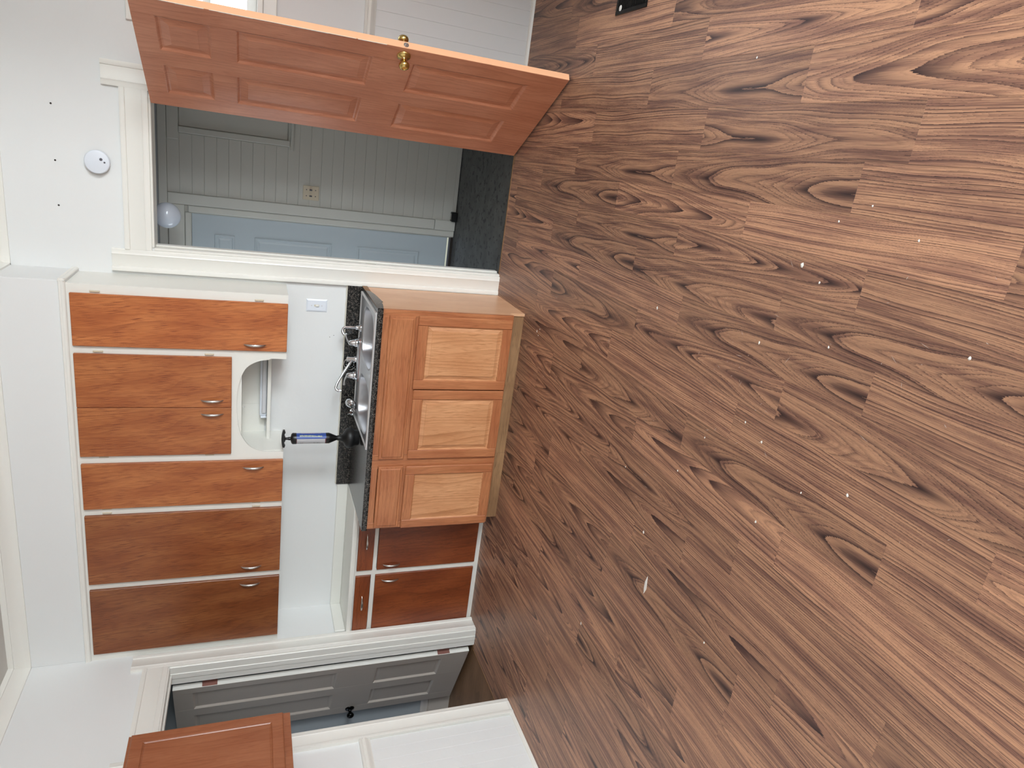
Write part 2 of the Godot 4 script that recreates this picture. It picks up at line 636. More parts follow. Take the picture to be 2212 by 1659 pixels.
func _slab(mb: MB, axis: int, a0: float, a1: float, y0: float, y1: float, w0: float, w1: float) -> void:
	if a1 - a0 < 1e-4 or y1 - y0 < 1e-4: return
	if axis == 2: mb.box(Vector3(a0, y0, w0), Vector3(a1, y1, w1))
	else: mb.box(Vector3(w0, y0, a0), Vector3(w1, y1, a1))

# a sash window in an opening; axis 2: the wall runs along x, axis 0: along z; inside faces to dir
func window_in(called: String, axis: int, a0: float, a1: float, y0: float, y1: float, face: float, dir: float, label: String, case_mat: Material, deep := 0.14) -> Node3D:
	var mid := (a0 + a1) * 0.5
	var t := thing(called, Vector3(mid, y0, face) if axis == 2 else Vector3(face, y0, mid), label, "window", "", "structure")
	var f := MB.new()
	var bar := func(mb: MB, p0: float, p1: float, q0: float, q1: float, d0: float, d1: float) -> void:
		var lo := minf(face + d0 * dir, face + d1 * dir)
		var hi := maxf(face + d0 * dir, face + d1 * dir)
		if axis == 2: mb.box(Vector3(p0, q0, lo), Vector3(p1, q1, hi), 0.003)
		else: mb.box(Vector3(lo, q0, p0), Vector3(hi, q1, p1), 0.003)
	var cw := 0.105
	bar.call(f, a0 - cw, a0, y0 - 0.02, y1 + 0.12, 0.0, 0.02)
	bar.call(f, a1, a1 + cw, y0 - 0.02, y1 + 0.12, 0.0, 0.02)
	bar.call(f, a0, a1, y1, y1 + 0.115, 0.0, 0.018)
	part("casing", f, case_mat, t)
	var s := MB.new()
	bar.call(s, a0 - cw - 0.02, a1 + cw + 0.02, y0 - 0.03, y0, -0.02, 0.035)
	bar.call(s, a0 - cw, a1 + cw, y0 - 0.10, y0 - 0.03, 0.0, 0.016)
	part("sill", s, case_mat, t)
	var g := MB.new()
	var d := -deep * 0.55
	bar.call(g, a0, a0 + 0.04, y0, y1, d - 0.03, d)
	bar.call(g, a1 - 0.04, a1, y0, y1, d - 0.03, d)
	bar.call(g, a0 + 0.04, a1 - 0.04, y0, y0 + 0.05, d - 0.03, d)
	bar.call(g, a0 + 0.04, a1 - 0.04, y1 - 0.04, y1, d - 0.03, d)
	bar.call(g, a0 + 0.04, a1 - 0.04, (y0 + y1) * 0.5 - 0.018, (y0 + y1) * 0.5 + 0.018, d - 0.03, d)
	part("sash", g, case_mat, t)
	for k in 2:
		var p := MB.new()
		var q0 := y0 + 0.05 if k == 0 else (y0 + y1) * 0.5 + 0.018
		var q1 := (y0 + y1) * 0.5 - 0.018 if k == 0 else y1 - 0.04
		bar.call(p, a0 + 0.04, a1 - 0.04, q0, q1, d - 0.017, d - 0.013)
		part("pane", p, M.glass, t)
	return t

func room() -> void:
	var wb := wall_pieces(2, 0.0, XR, YC, -0.14, 0.0, [Rect2(2.5346, 0.0, 0.8114, 2.08), Rect2(3.79, 1.56, 0.70, 0.50)])
	var w := struct("wall_back", wb, M.wall, "white painted kitchen wall carrying the sink cabinets and the back doorway", "wall")
	for h: Vector2 in [Vector2(3.231, 2.535), Vector2(2.953, 2.533), Vector2(2.723, 2.531)]:
		part("screw_hole", MB.new().lathe([Vector2(0, 0.0008), Vector2(0.0045, 0.0008), Vector2(0.006, -0.002)], Transform3D(Basis(Vector3.RIGHT, PI / 2), Vector3(h.x, h.y, 0.0)), 10), M.hole, w)
	for h: Vector2 in [Vector2(2.062, 1.068), Vector2(2.050, 1.093)]:
		part("nail_hole", MB.new().lathe([Vector2(0, 0.0006), Vector2(0.0022, 0.0006), Vector2(0.003, -0.002)], Transform3D(Basis(Vector3.RIGHT, PI / 2), Vector3(h.x, h.y, 0.0)), 8), M.hole, w)
	# vertical boards of the wainscot right of the doorway
	for k in 13:
		var x := 3.473 + k * 0.0825
		part("wainscot_board", B(x + 0.0002, 0.02, 0.0, x + 0.0823, 0.935, 0.009, 0.0008), M.wall, w)
	var wl := wall_pieces(0, -0.14, ZF, YC, -0.12, 0.0, [Rect2(0.479, 0.0, 0.671, 2.007)])
	var l := struct("wall_left", wl, M.wall, "white painted left wall with a doorway and board wainscot", "wall")
	for k in 30:
		var z := 1.2905 + k * 0.0728
		part("wainscot_board", B(0.0, 0.02, z + 0.0002, 0.009, 0.893, z + 0.0726, 0.0008), M.wall, l)
	struct("wall_right", wall_pieces(0, -0.14, ZF, YC, XR, XR + 0.14, [Rect2(4.5, 0.65, 1.8, 1.6)]), M.wall, "white right wall of the kitchen with a daylight window", "wall")
	struct("wall_right_return", B(4.62, 0.0, 0.0, 4.74, YC, 1.79), M.wall, "short white wall return at the right end of the back wall", "wall")
	struct("wall_front", wall_pieces(2, -0.12, XR + 0.14, YC, ZF, ZF + 0.14, [Rect2(5.2, 0.75, 1.6, 1.5)]), M.wall, "white front wall behind the camera with the large daylight window", "wall")
	struct("ceiling", B(-0.12, YC, -0.14, XR + 0.14, YC + 0.1, ZF + 0.14), M.ceil, "plain white kitchen ceiling", "ceiling")
	# soffit above the wall cabinets
	struct("trim_1", B(0.0, 2.4575, 0.0, 2.386, YC, 0.318, 0.002), M.wall, "white boxed soffit between the wall cabinets and the ceiling", "soffit")
	window_in("window_1", 2, 3.79, 4.49, 1.56, 2.06, 0.0, 1.0, "small white sash window in the back wall behind the orange door", M.trim)
	window_in("window_3", 0, 4.5, 6.3, 0.65, 2.25, XR, -1.0, "white sash window in the right wall", M.trim)
	window_in("window_2", 2, 5.2, 6.8, 0.75, 2.25, ZF, -1.0, "wide white sash window in the front wall", M.trim)

func planks() -> void:
	var fl := struct("floor", B(-0.02, -0.10, -0.02, XR, -0.0045, ZF), M.sub, "wood print vinyl plank floor of the kitchen", "floor")
	var edges := []
	for k in range(14, 0, -1): edges.append(2.005 - 0.1463 * k)
	edges[0] = -0.0002
	edges.append_array([2.005, 2.151, 2.298, 2.446, 2.590, 2.7335, 2.864, 2.993, 3.122, 3.250, 3.398, 3.555, 3.722])
	while edges[-1] < XR - 0.16: edges.append(edges[-1] + 0.147)
	edges.append(XR)
	var far := MB.new()
	var seam := {11: 2.87, 12: 3.033, 13: 1.524, 14: 1.788, 15: 1.957, 16: 2.293, 17: 1.615, 18: 1.797, 19: 2.10, 20: 2.62, 21: 1.98, 22: 2.362, 23: 2.795, 24: 2.008, 25: 2.485, 26: 1.90, 10: 1.93, 9: 1.68, 8: 2.2}
	var last := -1
	for k in edges.size() - 1:
		rng.seed = 9000 + k
		var ph: float = seam.get(k, rng.randf_range(0, PL))
		ph = fposmod(ph, PL) - PL
		var x0: float = edges[k]
		var x1: float = edges[k + 1]
		while ph < ZF:
			var z0 := maxf(ph, -0.0)
			var z1 := minf(ph + PL, ZF)
			if z1 - z0 > 0.02:
				var cell := rng.randi_range(0, 15)
				if cell == last: cell = (cell + 5) % 16
				last = cell
				var mb := MB.new()
				mb.ga = 2
				var fx := 1.0 if rng.randf() < 0.5 else -1.0
				mb.us = Vector2(0.499 / PL * fx, 0.1245 / (x1 - x0))
				mb.uo = Vector2((cell % 2) * 0.5 + (0.0005 if fx > 0.0 else 0.4995) - ph * mb.us.x, (cell / 2) / 8.0 + 0.0002 - x0 * mb.us.y)
				var p0 := Vector3(x0 + 0.0001, -0.004, z0 + 0.0001)
				var p1 := Vector3(x1 - 0.0001, 0.0, z1 - 0.0001)
				if x0 > 4.75 or z0 > 4.3:          # past the frame: joined
					far.ga = 2
					far.us = mb.us
					far.uo = mb.uo
					far.box(p0, p1)
					ph += PL
					continue
				mb.box(p0, p1, 0.0004)
				part("plank", mb, M.floor, fl, Vector3((x0 + x1) * 0.5, 0, (z0 + z1) * 0.5))
			ph += PL
	part("plank", far, M.floor, fl).set_meta("kind", "stuff")
	var tb := MB.new()
	tb.ga = 2
	tb.us = Vector2(0.499 / PL, 0.84)
	tb.box(Vector3(-0.16, -0.01, 0.479), Vector3(-0.0004, 0.0, 1.15), 0.0005)
	part("plank", tb, M.floor, fl, Vector3(-0.08, 0, 0.8))

# ------------------------------------------------------------------ porch behind the back doorway
func porch() -> void:
	struct("floor_porch", B(0.6, -0.12, -1.34, 3.66, -0.006, -0.015), M.porchfloor, "worn dark grey painted floor of the porch", "floor")
	struct("trim_2", W(0, 1.5, 0.3).box(Vector3(2.5346, -0.006, -0.015), Vector3(3.346, 0.002, 0.0), 0.001), M.rawwood, "thin raw plywood edge strip at the back doorway threshold", "threshold")
	struct("ceiling_porch", B(0.6, 2.186, -1.34, 3.66, 2.26, -0.14), M.porchceil, "grey porch ceiling", "ceiling")
	struct("wall_porch_left", wall_pieces(0, -1.34, -0.14, 2.2, 0.58, 0.70, [Rect2(-1.0, 0.9, 0.7, 1.0)]), M.porchwall, "left end wall of the porch", "wall")
	struct("wall_porch_right", B(3.55, 0.0, -1.34, 3.66, 2.2, -0.14), M.porchwall, "right end wall of the porch", "wall")
	window_in("window_4", 0, -1.0, -0.3, 0.9, 1.9, 0.70, 1.0, "porch window in its left end wall", M.porchwall, 0.12)
	var w := struct("wall_porch", wall_pieces(2, 0.6, 3.66, 2.2, -1.34, -1.235, [Rect2(1.75, 0.0, 0.85, 1.978)]), M.porchwall, "grey white porch wall of horizontal tongue and groove boards", "wall")
	for k in 27:
		var y0 := 0.03 + k * 0.0808 - (0.0808 if k == 0 else 0.0)
		y0 = maxf(0.0, 0.0304 + (k - 1) * 0.0808)
		var y1 := 0.0304 + k * 0.0808
		y1 = minf(y1, 2.13)
		if y1 - y0 < 0.01: continue
		var xr := 3.55 if y0 < 1.30 else 3.145
		part("board", B(2.737, y0 + 0.0003, -1.236, xr, y1 - 0.0003, -1.22, 0.0013), M.porchwall, w)
	part("cornice_board", B(0.7, 2.131, -1.236, 3.55, 2.186, -1.208, 0.003), M.porchwall, w)
	part("frieze_board", B(3.10, 2.055, -1.236, 3.55, 2.129, -1.214, 0.003), M.porchwall, w)
	part("wall_panel", B(3.192, 1.33, -1.236, 3.55, 2.05, -1.225, 0.002), M.porchwall, w)
	part("panel_casing", B(3.147, 1.31, -1.236, 3.19, 2.055, -1.212, 0.004), M.porchwall, w)
	part("panel_ledge", B(3.12, 1.285, -1.236, 3.55, 1.309, -1.20, 0.004), M.porchwall, w)
	var c := thing("trim_3", Vector3(2.69, 0, -1.22), "grey white casing around the porch door", "door casing", "", "structure")
	part("casing_leg", B(2.658, 0.172, -1.236, 2.736, 2.13, -1.208, 0.004), M.porchwall, c)
	part("plinth_block", B(2.656, 0.0, -1.236, 2.738, 0.170, -1.206, 0.003), M.porchwall, c)
	part("inner_bead", B(2.608, 0.0, -1.25, 2.655, 2.0, -1.213, 0.006), M.porchwall, c)
	part("head_casing", B(1.66, 2.022, -1.236, 2.657, 2.128, -1.208, 0.004), M.porchwall, c)
	part("head_bead", B(1.70, 1.982, -1.25, 2.607, 2.02, -1.213, 0.006), M.porchwall, c)
	part("casing_leg", B(1.62, 0.0, -1.236, 1.70, 2.02, -1.208, 0.004), M.porchwall, c)
	var d := thing("door_3", Vector3(2.175, 0.045, -1.25), "closed pale blue grey panelled door in the porch", "door", "", "structure")
	part("door_leaf", B(1.752, 0.045, -1.285, 2.602, 1.976, -1.243, 0.002), M.porchdoor, d)
	for row: Vector2 in [Vector2(0.274, 0.779), Vector2(0.974, 1.545), Vector2(1.683, 1.824)]:
		for cx: Vector2 in [Vector2(2.215, 2.46), Vector2(1.895, 2.14)]:
			part("panel", MB.new().rings(cx.x, row.x, cx.y, row.y, -1.243, [Vector2(0, 0), Vector2(0.004, 0.005), Vector2(0.016, 0.005), Vector2(0.02, 0.0005), Vector2(0.028, 0.0005), Vector2(0.04, 0.004)]), M.porchdoor, d)
	part("door_sill", B(1.752, 0.0, -1.285, 2.602, 0.022, -1.22, 0.003), M.hole, d)
	var p := thing("switch_plate", Vector3(2.8355, 1.15, -1.22), "beige double switch plate on the porch boards", "switch plate")
	part("plate", B(2.783, 1.091, -1.2205, 2.888, 1.209, -1.214, 0.003), M.beige, p)
	for sx: float in [2.813, 2.858]:
		part("toggle", B(sx - 0.005, 1.142, -1.214, sx + 0.005, 1.162, -1.203, 0.002), M.grey, p)
		for sy: float in [1.117, 1.183]:
			part("screw", MB.new().lathe([Vector2(0, 0.0015), Vector2(0.0035, 0.001), Vector2(0.004, 0)], Transform3D(Basis(Vector3.RIGHT, PI / 2), Vector3(sx, sy, -1.214)), 10), M.grey, p)
	var s := thing("door_stop", Vector3(2.773, 0, -1.19), "small black bracket on the porch floor at the casing foot", "door stop")
	part("block", B(2.735, -0.005, -1.22, 2.812, 0.045, -1.17, 0.006), M.black, s)
	part("metal_clip", B(2.752, 0.040, -1.205, 2.797, 0.049, -1.185, 0.002), M.nickel, s)
	var g := thing("ceiling_lamp", Vector3(2.635, 2.186, -0.7), "unlit grey white glass globe lamp on the porch ceiling", "lamp")
	part("fitter", MB.new().lathe([Vector2(0, 2.186), Vector2(0.055, 2.186), Vector2(0.055, 2.166), Vector2(0.04, 2.155), Vector2(0.0, 2.155)], Transform3D(Basis.IDENTITY, Vector3(2.635, 0, -0.7)), 24), M.porchceil, g)
	var pr := []
	for k in 19:
		var a := -PI / 2 + (PI * 0.86) * k / 18.0
		pr.append(Vector2(0.082 * cos(a), 2.083 + 0.082 * sin(a)))
	part("globe", MB.new().lathe(pr, Transform3D(Basis.IDENTITY, Vector3(2.635, 0, -0.7)), 36), M.globe, g)

# ------------------------------------------------------------------ hall behind the left doorway
func hall() -> void:
	struct("floor_hall", W(0, 1.5, 0.9).box(Vector3(-2.5, -0.1, 0.1), Vector3(-0.16, -0.006, 2.7)), M.hallfloor, "brown timber floor of the side hall", "floor")
	struct("trim_12", W(2, 1.5, 0.3).box(Vector3(-0.172, -0.006, 0.482), Vector3(-0.161, 0.0015, 1.148), 0.001), M.rawwood, "pale wood strip between the plank floor and the side hall floor", "threshold")
	struct("ceiling_hall", B(-2.5, 2.5, 0.0, -0.12, 2.6, 2.7), M.hallwall, "hall ceiling", "ceiling")
	struct("wall_hall_back", B(-2.5, 0.0, -0.02, -0.12, 2.5, 0.10), M.hallwall, "blue grey back wall of the side hall", "wall")
	struct("wall_hall_front", B(-2.5, 0.0, 2.6, -0.12, 2.5, 2.72), M.hallwall, "front wall of the side hall", "wall")
	struct("wall_hall_left", wall_pieces(0, 0.0, 2.7, 2.5, -2.52, -2.40, [Rect2(0.8, 1.0, 0.8, 1.0)]), M.hallwall, "end wall of the side hall with its window", "wall")
	window_in("window_5", 0, 0.8, 1.6, 1.0, 2.0, -2.40, 1.0, "hall window in its end wall", M.hallwall, 0.12)
	var b := thing("baseboard_hall", Vector3(-1.2, 0, 0.1), "tall white moulded baseboard of the side hall", "baseboard", "", "structure")
	part("board", B(-2.4, 0.0, 0.10, -0.13, 0.17, 0.118, 0.003), M.halldoor, b)
	part("cap_moulding", MB.new().prism(PackedVector2Array([Vector2(0.10, 0.17), Vector2(0.118, 0.17), Vector2(0.124, 0.185), Vector2(0.116, 0.20), Vector2(0.112, 0.225), Vector2(0.10, 0.235)]), 0, -2.4, -0.13, true), M.halldoor, b)

# ------------------------------------------------------------------ casings, crowns, rails
func leg_profile(w: float) -> Array:      # across, out of the wall
	return [Vector2(0, 0), Vector2(0, 0.024), Vector2(0.012, 0.026), Vector2(0.024, 0.023), Vector2(0.027, 0.017), Vector2(0.036, 0.0175), Vector2(w - 0.034, 0.0175), Vector2(w - 0.029, 0.021), Vector2(w - 0.022, 0.017), Vector2(w - 0.010, 0.019), Vector2(w, 0.016), Vector2(w, 0)]

func leg(axis_wall: int, a: float, b: float, y0: float, y1: float) -> MB:   # a outer edge, b inner edge
	var poly := PackedVector2Array()
	for p: Vector2 in leg_profile(absf(b - a)):
		var q := a + p.x * signf(b - a)
		poly.append(Vector2(q, p.y) if axis_wall == 2 else Vector2(p.y, q))
	return MB.new().prism(poly, 1, y0, y1, true)

func head(axis_wall: int, a: float, b: float, y0: float, y1: float) -> MB:
	var poly := PackedVector2Array()
	for p: Vector2 in leg_profile(y1 - y0):
		poly.append(Vector2(p.y, y1 - p.x))            # (z or x, y)
	if axis_wall == 2: return MB.new().prism(poly, 0, a, b, true)
	var m := MB.new()
	var q := PackedVector2Array()
	for p in poly: q.append(Vector2(p.x, p.y))
	return m.prism(q, 2, a, b, true)

func crown(axis: int, a: float, b: float, face: float, dir := 1.0) -> MB:
	var q := PackedVector2Array()
	for p: Vector2 in [Vector2(0, 2.77), Vector2(0.010, 2.77), Vector2(0.013, 2.780), Vector2(0.012, 2.790), Vector2(0.018, 2.805), Vector2(0.030, 2.824), Vector2(0.044, 2.836), Vector2(0.048, 2.842), Vector2(0.056, 2.842), Vector2(0.058, 2.850), Vector2(0.058, YC), Vector2(0, YC)]:
		q.append(Vector2(face + p.x * dir, p.y))
	return MB.new().prism(q, axis, a, b, true)

func trims() -> void:
	var t := thing("trim_4", Vector3(2.94, 0, 0), "white moulded casing around the back doorway beside the sink", "door casing", "", "structure")
	part("casing_leg", leg(2, 2.396, 2.520, 0.0, 2.292), M.trim, t)
	part("casing_leg", leg(2, 3.483, 3.360, 0.0, 2.305), M.trim, t)
	part("head_casing", head(2, 2.520, 3.360, 2.092, 2.225), M.trim, t)
	part("jamb", B(2.519, 0.0, -0.145, 2.535, 2.081, 0.008, 0.003), M.trim, t)
	part("jamb", B(3.345, 0.0, -0.145, 3.361, 2.081, 0.008, 0.003), M.trim, t)
	part("head_jamb", B(2.5355, 2.079, -0.145, 3.3445, 2.092, 0.008, 0.003), M.trim, t)
	part("door_stop_strip", B(2.535, 0.0, -0.10, 2.546, 2.079, -0.045, 0.003), M.trim, t)
	part("strike_plate", B(2.5350, 0.83, -0.032, 2.5362, 0.89, -0.006), M.nickel, t)
	var l := thing("trim_5", Vector3(0, 0, 0.81), "white moulded casing around the left wall doorway", "door casing", "", "structure")
	part("casing_leg", leg(0, 0.348, 0.472, 0.0, 2.224), M.trim, l)
	part("casing_leg", leg(0, 1.281, 1.157, 0.0, 2.224), M.trim, l)
	part("head_casing", head(0, 0.472, 1.157, 2.016, 2.157), M.trim, l)
	part("jamb", B(-0.125, 0.0, 0.466, 0.008, 2.008, 0.480, 0.003), M.trim, l)
	part("jamb", B(-0.125, 0.0, 1.149, 0.008, 2.008, 1.163, 0.003), M.trim, l)
	part("head_jamb", B(-0.125, 2.006, 0.4805, 0.008, 2.018, 1.1485, 0.003), M.trim, l)
	part("door_stop_strip", B(-0.078, 0.0, 0.480, -0.040, 2.006, 0.485, 0.002), M.trim, l)
	part("door_stop_strip", B(-0.078, 1.995, 0.4915, -0.040, 2.006, 1.149, 0.003), M.trim, l)
	# crown mouldings
	struct("trim_6", crown(2, 0.31, ZF, 0.0), M.trim, "white crown moulding along the left wall", "crown moulding")
	struct("trim_7", crown(0, 0.0, 2.444, 0.318), M.trim, "white crown moulding along the soffit front", "crown moulding")
	struct("trim_8", crown(2, 0.0, 0.318, 2.386), M.trim, "short white crown moulding on the soffit end", "crown moulding")
	struct("trim_9", crown(0, 2.386, 4.62, 0.0), M.trim, "white crown moulding above the back doorway", "crown moulding")
	# chair rails and shoe mouldings
	var rail := func(face_axis: int, y0: float) -> PackedVector2Array:
		return PackedVector2Array([Vector2(0, y0), Vector2(0.012, y0), Vector2(0.016, y0 + 0.012), Vector2(0.026, y0 + 0.020), Vector2(0.030, y0 + 0.032), Vector2(0.024, y0 + 0.044), Vector2(0.028, y0 + 0.052), Vector2(0.020, y0 + 0.062), Vector2(0, y0 + 0.062)])
	struct("trim_10", MB.new().prism(rail.call(2, 0.893), 2, 1.284, ZF, true), M.trim, "white chair rail along the left wall", "chair rail")
	struct("trim_11", MB.new().prism(rail.call(0, 0.935), 0, 3.485, 4.62, true), M.trim, "white chair rail on the back wall behind the orange door", "chair rail")
	var shoe := PackedVector2Array([Vector2(0, 0), Vector2(0.022, 0), Vector2(0.021, 0.010), Vector2(0.016, 0.018), Vector2(0.009, 0.022), Vector2(0, 0.022)])
	struct("baseboard_left", MB.new().prism(shoe, 2, 1.19, ZF, true), M.trim, "thin cream shoe moulding at the foot of the left wall", "baseboard")
	struct("baseboard_back", MB.new().prism(shoe, 0, 3.485, 4.62, true), M.trim, "thin cream shoe moulding at the foot of the back wall", "baseboard")

# ------------------------------------------------------------------ doors
func panel_leaf(w: float, y0: float, y1: float, t: float, cols: Array, rows: Array, mb: MB) -> MB:   # stiles and rails round the openings; front face at z = 0
	var xs := [0.0]
	for c: Vector2 in cols:
		xs.append(c.x)
		xs.append(c.y)
	xs.append(w)
	for k in range(0, xs.size(), 2):
		mb.box(Vector3(xs[k], y0, -t), Vector3(xs[k + 1], y1, 0.0), 0.0015 if k == 0 or k == xs.size() - 2 else 0.0)
	var ys := [y0]
	for r: Vector2 in rows:
		ys.append(r.x)
		ys.append(r.y)
	ys.append(y1)
	for c: Vector2 in cols:
		for k in range(0, ys.size(), 2):
			mb.box(Vector3(c.x, ys[k], -t), Vector3(c.y, ys[k + 1], -0.0003))
	return mb

func knob_mb(flip: float) -> MB:       # axis along z
	var pr := [Vector2(0, 0), Vector2(0.034, 0.0), Vector2(0.034, 0.004), Vector2(0.028, 0.010), Vector2(0.016, 0.013), Vector2(0.012, 0.018), Vector2(0.011, 0.028), Vector2(0.013, 0.034), Vector2(0.021, 0.040), Vector2(0.026, 0.048), Vector2(0.0265, 0.056), Vector2(0.023, 0.064), Vector2(0.017, 0.068), Vector2(0.013, 0.069), Vector2(0.011, 0.066), Vector2(0, 0.066)]
	return MB.new().lathe(pr, Transform3D(Basis(Vector3.RIGHT, PI / 2 * flip), Vector3.ZERO), 32)

func doors() -> void:
	# orange six panel door, open into the kitchen, hinged on the right jamb
	var dl := 0.815
	var o := Node3D.new()
	o.name = "door_1"
	o.position = Vector3(3.302, 0.0, 0.018)
	var dv := Vector3(0.4185, 0, 0.717).normalized()
	o.basis = Basis(dv, Vector3.UP, dv.cross(Vector3.UP))    # +z is the face turned to the sink
	add_child(o, true)
	tag(o, "orange brown stained six panel wooden door standing open beside the back doorway", "door", "", "structure")
	var cols := [Vector2(0.117, 0.358), Vector2(0.468, 0.708)]
	var rows := [Vector2(0.206, 0.832), Vector2(1.026, 1.652), Vector2(1.760, 1.986)]
	# dv x up points to the left face when its x is negative
	var mir := 1.0 if o.basis.z.x < 0.0 else -1.0
	var wd := W(1, 2.2, 1.0, 0.02, 0.05)
	panel_leaf(dl, 0.012, 2.077, 0.036, cols, rows, wd)
	var leaf := local("door_leaf", flipz(wd, mir, 0.036), M.door, o)
	for c: Vector2 in cols:
		for r: Vector2 in rows:
			var pb := W(1, 2.2, 1.0).seat(Vector3(c.x, r.x, 0), Vector2(rng.randf_range(0.0, 0.7), rng.randf_range(0.0, 0.7)))
			pb.rings(c.x, r.x, c.y, r.y, 0.0, [Vector2(0, 0), Vector2(0.004, -0.001), Vector2(0.013, -0.0095), Vector2(0.020, -0.011), Vector2(0.052, -0.004), Vector2(0.054, -0.003)])
			pb.box(Vector3(c.x + 0.03, r.x + 0.03, -0.030), Vector3(c.y - 0.03, r.y - 0.03, -0.012))
			pb.quad(Vector3(c.x, r.x, -0.026), Vector3(c.y, r.x, -0.026), Vector3(c.y, r.y, -0.026), Vector3(c.x, r.y, -0.026), Vector3(0, 0, -1))
			local("panel", flipz(pb, mir, 0.036), M.door, o)
	var eb := MB.new().box(Vector3(dl - 0.0005, 0.013, -0.035), Vector3(dl + 0.0005, 2.076, -0.001))
	var ed := local("latch_edge", flipz(eb, mir, 0.036), M.dooredge, o)
	ed.set_meta("label", "unstained lighter latch edge")
	var wm := MB.new()                       # finish worn off along the arris
	rng.seed = 515
	var wy := 0.98
	while wy < 2.06:
		var wh := rng.randf_range(0.02, 0.09)
		var ww := rng.randf_range(0.0012, 0.0042)
		wm.box(Vector3(dl - ww, wy, -0.001), Vector3(dl + 0.0007, minf(wy + wh, 2.07), 0.0004))
		wy += wh + (rng.randf_range(0.0, 0.03) if rng.randf() < 0.3 else 0.0)
	local("worn_edge", flipz(wm, mir, 0.036), M.chip, o).set_meta("kind", "stuff")
	local("knob", flipz(knob_mb(1.0), mir, 0.036), M.brass, o, Vector3(0.757, 0.887, 0.0))
	local("knob", flipz(knob_mb(-1.0), mir, 0.036), M.brass, o, Vector3(0.757, 0.887, -0.036 * mir))
	var lb := MB.new().lathe([Vector2(0, 0.0015), Vector2(0.0125, 0.0015), Vector2(0.0125, 0)], Transform3D(Basis(Vector3.BACK, -PI / 2), Vector3(dl, 0.887, -0.018)), 20)
	lb.box(Vector3(dl, 0.880, -0.0235), Vector3(dl + 0.011, 0.894, -0.0125), 0.002)
	local("latch", flipz(lb, mir, 0.036), M.chrome, o)
	for y: float in [0.25, 1.05, 1.85]:
		local("hinge", flipz(MB.new().lathe([Vector2(0, -0.045), Vector2(0.006, -0.045), Vector2(0.006, 0.045), Vector2(0, 0.045)], Transform3D(Basis.IDENTITY, Vector3(0.0, y, -0.040)), 12), mir, 0.036), M.brass, o)
	# white four panel door of the side hall
	var h := Node3D.new()
	h.name = "door_2"
	var gv := Vector3(-0.67, 0, -0.276).normalized()
	h.position = Vector3(-0.180, 0.0, 0.472)
	h.basis = Basis(gv, Vector3.UP, gv.cross(Vector3.UP))
	add_child(h, true)
	tag(h, "white painted four panel door opened into the side hall", "door", "", "structure")
	var mh := 1.0 if h.basis.z.z > 0.0 else -1.0
	var hc := [Vector2(0.068, 0.300), Vector2(0.396, 0.628)]
	var hr := [Vector2(0.222, 0.700), Vector2(0.972, 1.885)]
	local("door_leaf", flipz(panel_leaf(0.727, 0.028, 1.997, 0.035, hc, hr, MB.new()), mh, 0.035), M.halldoor, h)
	for c: Vector2 in hc:
		for r: Vector2 in hr:
			var pb := MB.new().rings(c.x, r.x, c.y, r.y, 0.0, [Vector2(0, 0), Vector2(0.003, -0.001), Vector2(0.014, -0.012), Vector2(0.024, -0.0125), Vector2(0.030, -0.011)])
			pb.quad(Vector3(c.x, r.x, -0.024), Vector3(c.y, r.x, -0.024), Vector3(c.y, r.y, -0.024), Vector3(c.x, r.y, -0.024), Vector3(0, 0, -1))
			local("panel", flipz(pb, mh, 0.035), M.halldoor, h)
	local("hinge_edge", flipz(MB.new().box(Vector3(-0.0008, 0.028, -0.035), Vector3(0.0002, 1.997, 0.0)), mh, 0.035), M.trim, h).set_meta("label", "bright white hinge edge")
	local("knob", flipz(knob_mb(1.0), mh, 0.035), M.blackmetal, h, Vector3(0.664, 0.826, 0))
	local("knob", flipz(knob_mb(-1.0), mh, 0.035), M.blackmetal, h, Vector3(0.664, 0.826, -0.035 * mh))
	for y: float in [0.22, 1.78]:
		var hm := local("hinge", flipz(MB.new().box(Vector3(-0.002, y - 0.045, -0.028), Vector3(0.0, y + 0.045, -0.003)).lathe([Vector2(0, y - 0.045), Vector2(0.006, y - 0.045), Vector2(0.006, y + 0.045), Vector2(0, y + 0.045)], Transform3D(Basis.IDENTITY, Vector3(-0.006, 0, -0.033)), 10), mh, 0.035), M.rust, h)
		hm.set_meta("label", "painted over rusty hinge")

# mirrors a mesh built with its front at +z when the thing's +z points the other way
func flipz(mb: MB, mir: float, _t: float) -> MB:
	if mir > 0.0: return mb
	for k in mb.v.size():
		mb.v[k].z = -mb.v[k].z
		mb.n[k].z = -mb.n[k].z
	for k in range(0, mb.v.size(), 3):
		var a := mb.v[k + 1]
		mb.v[k + 1] = mb.v[k + 2]
		mb.v[k + 2] = a
		a = mb.n[k + 1]
		mb.n[k + 1] = mb.n[k + 2]
		mb.n[k + 2] = a
		var b := mb.t[k + 1]
		mb.t[k + 1] = mb.t[k + 2]
		mb.t[k + 2] = b
	return mb

# ------------------------------------------------------------------ cabinets
var pull_v: ArrayMesh
var pull_h: ArrayMesh

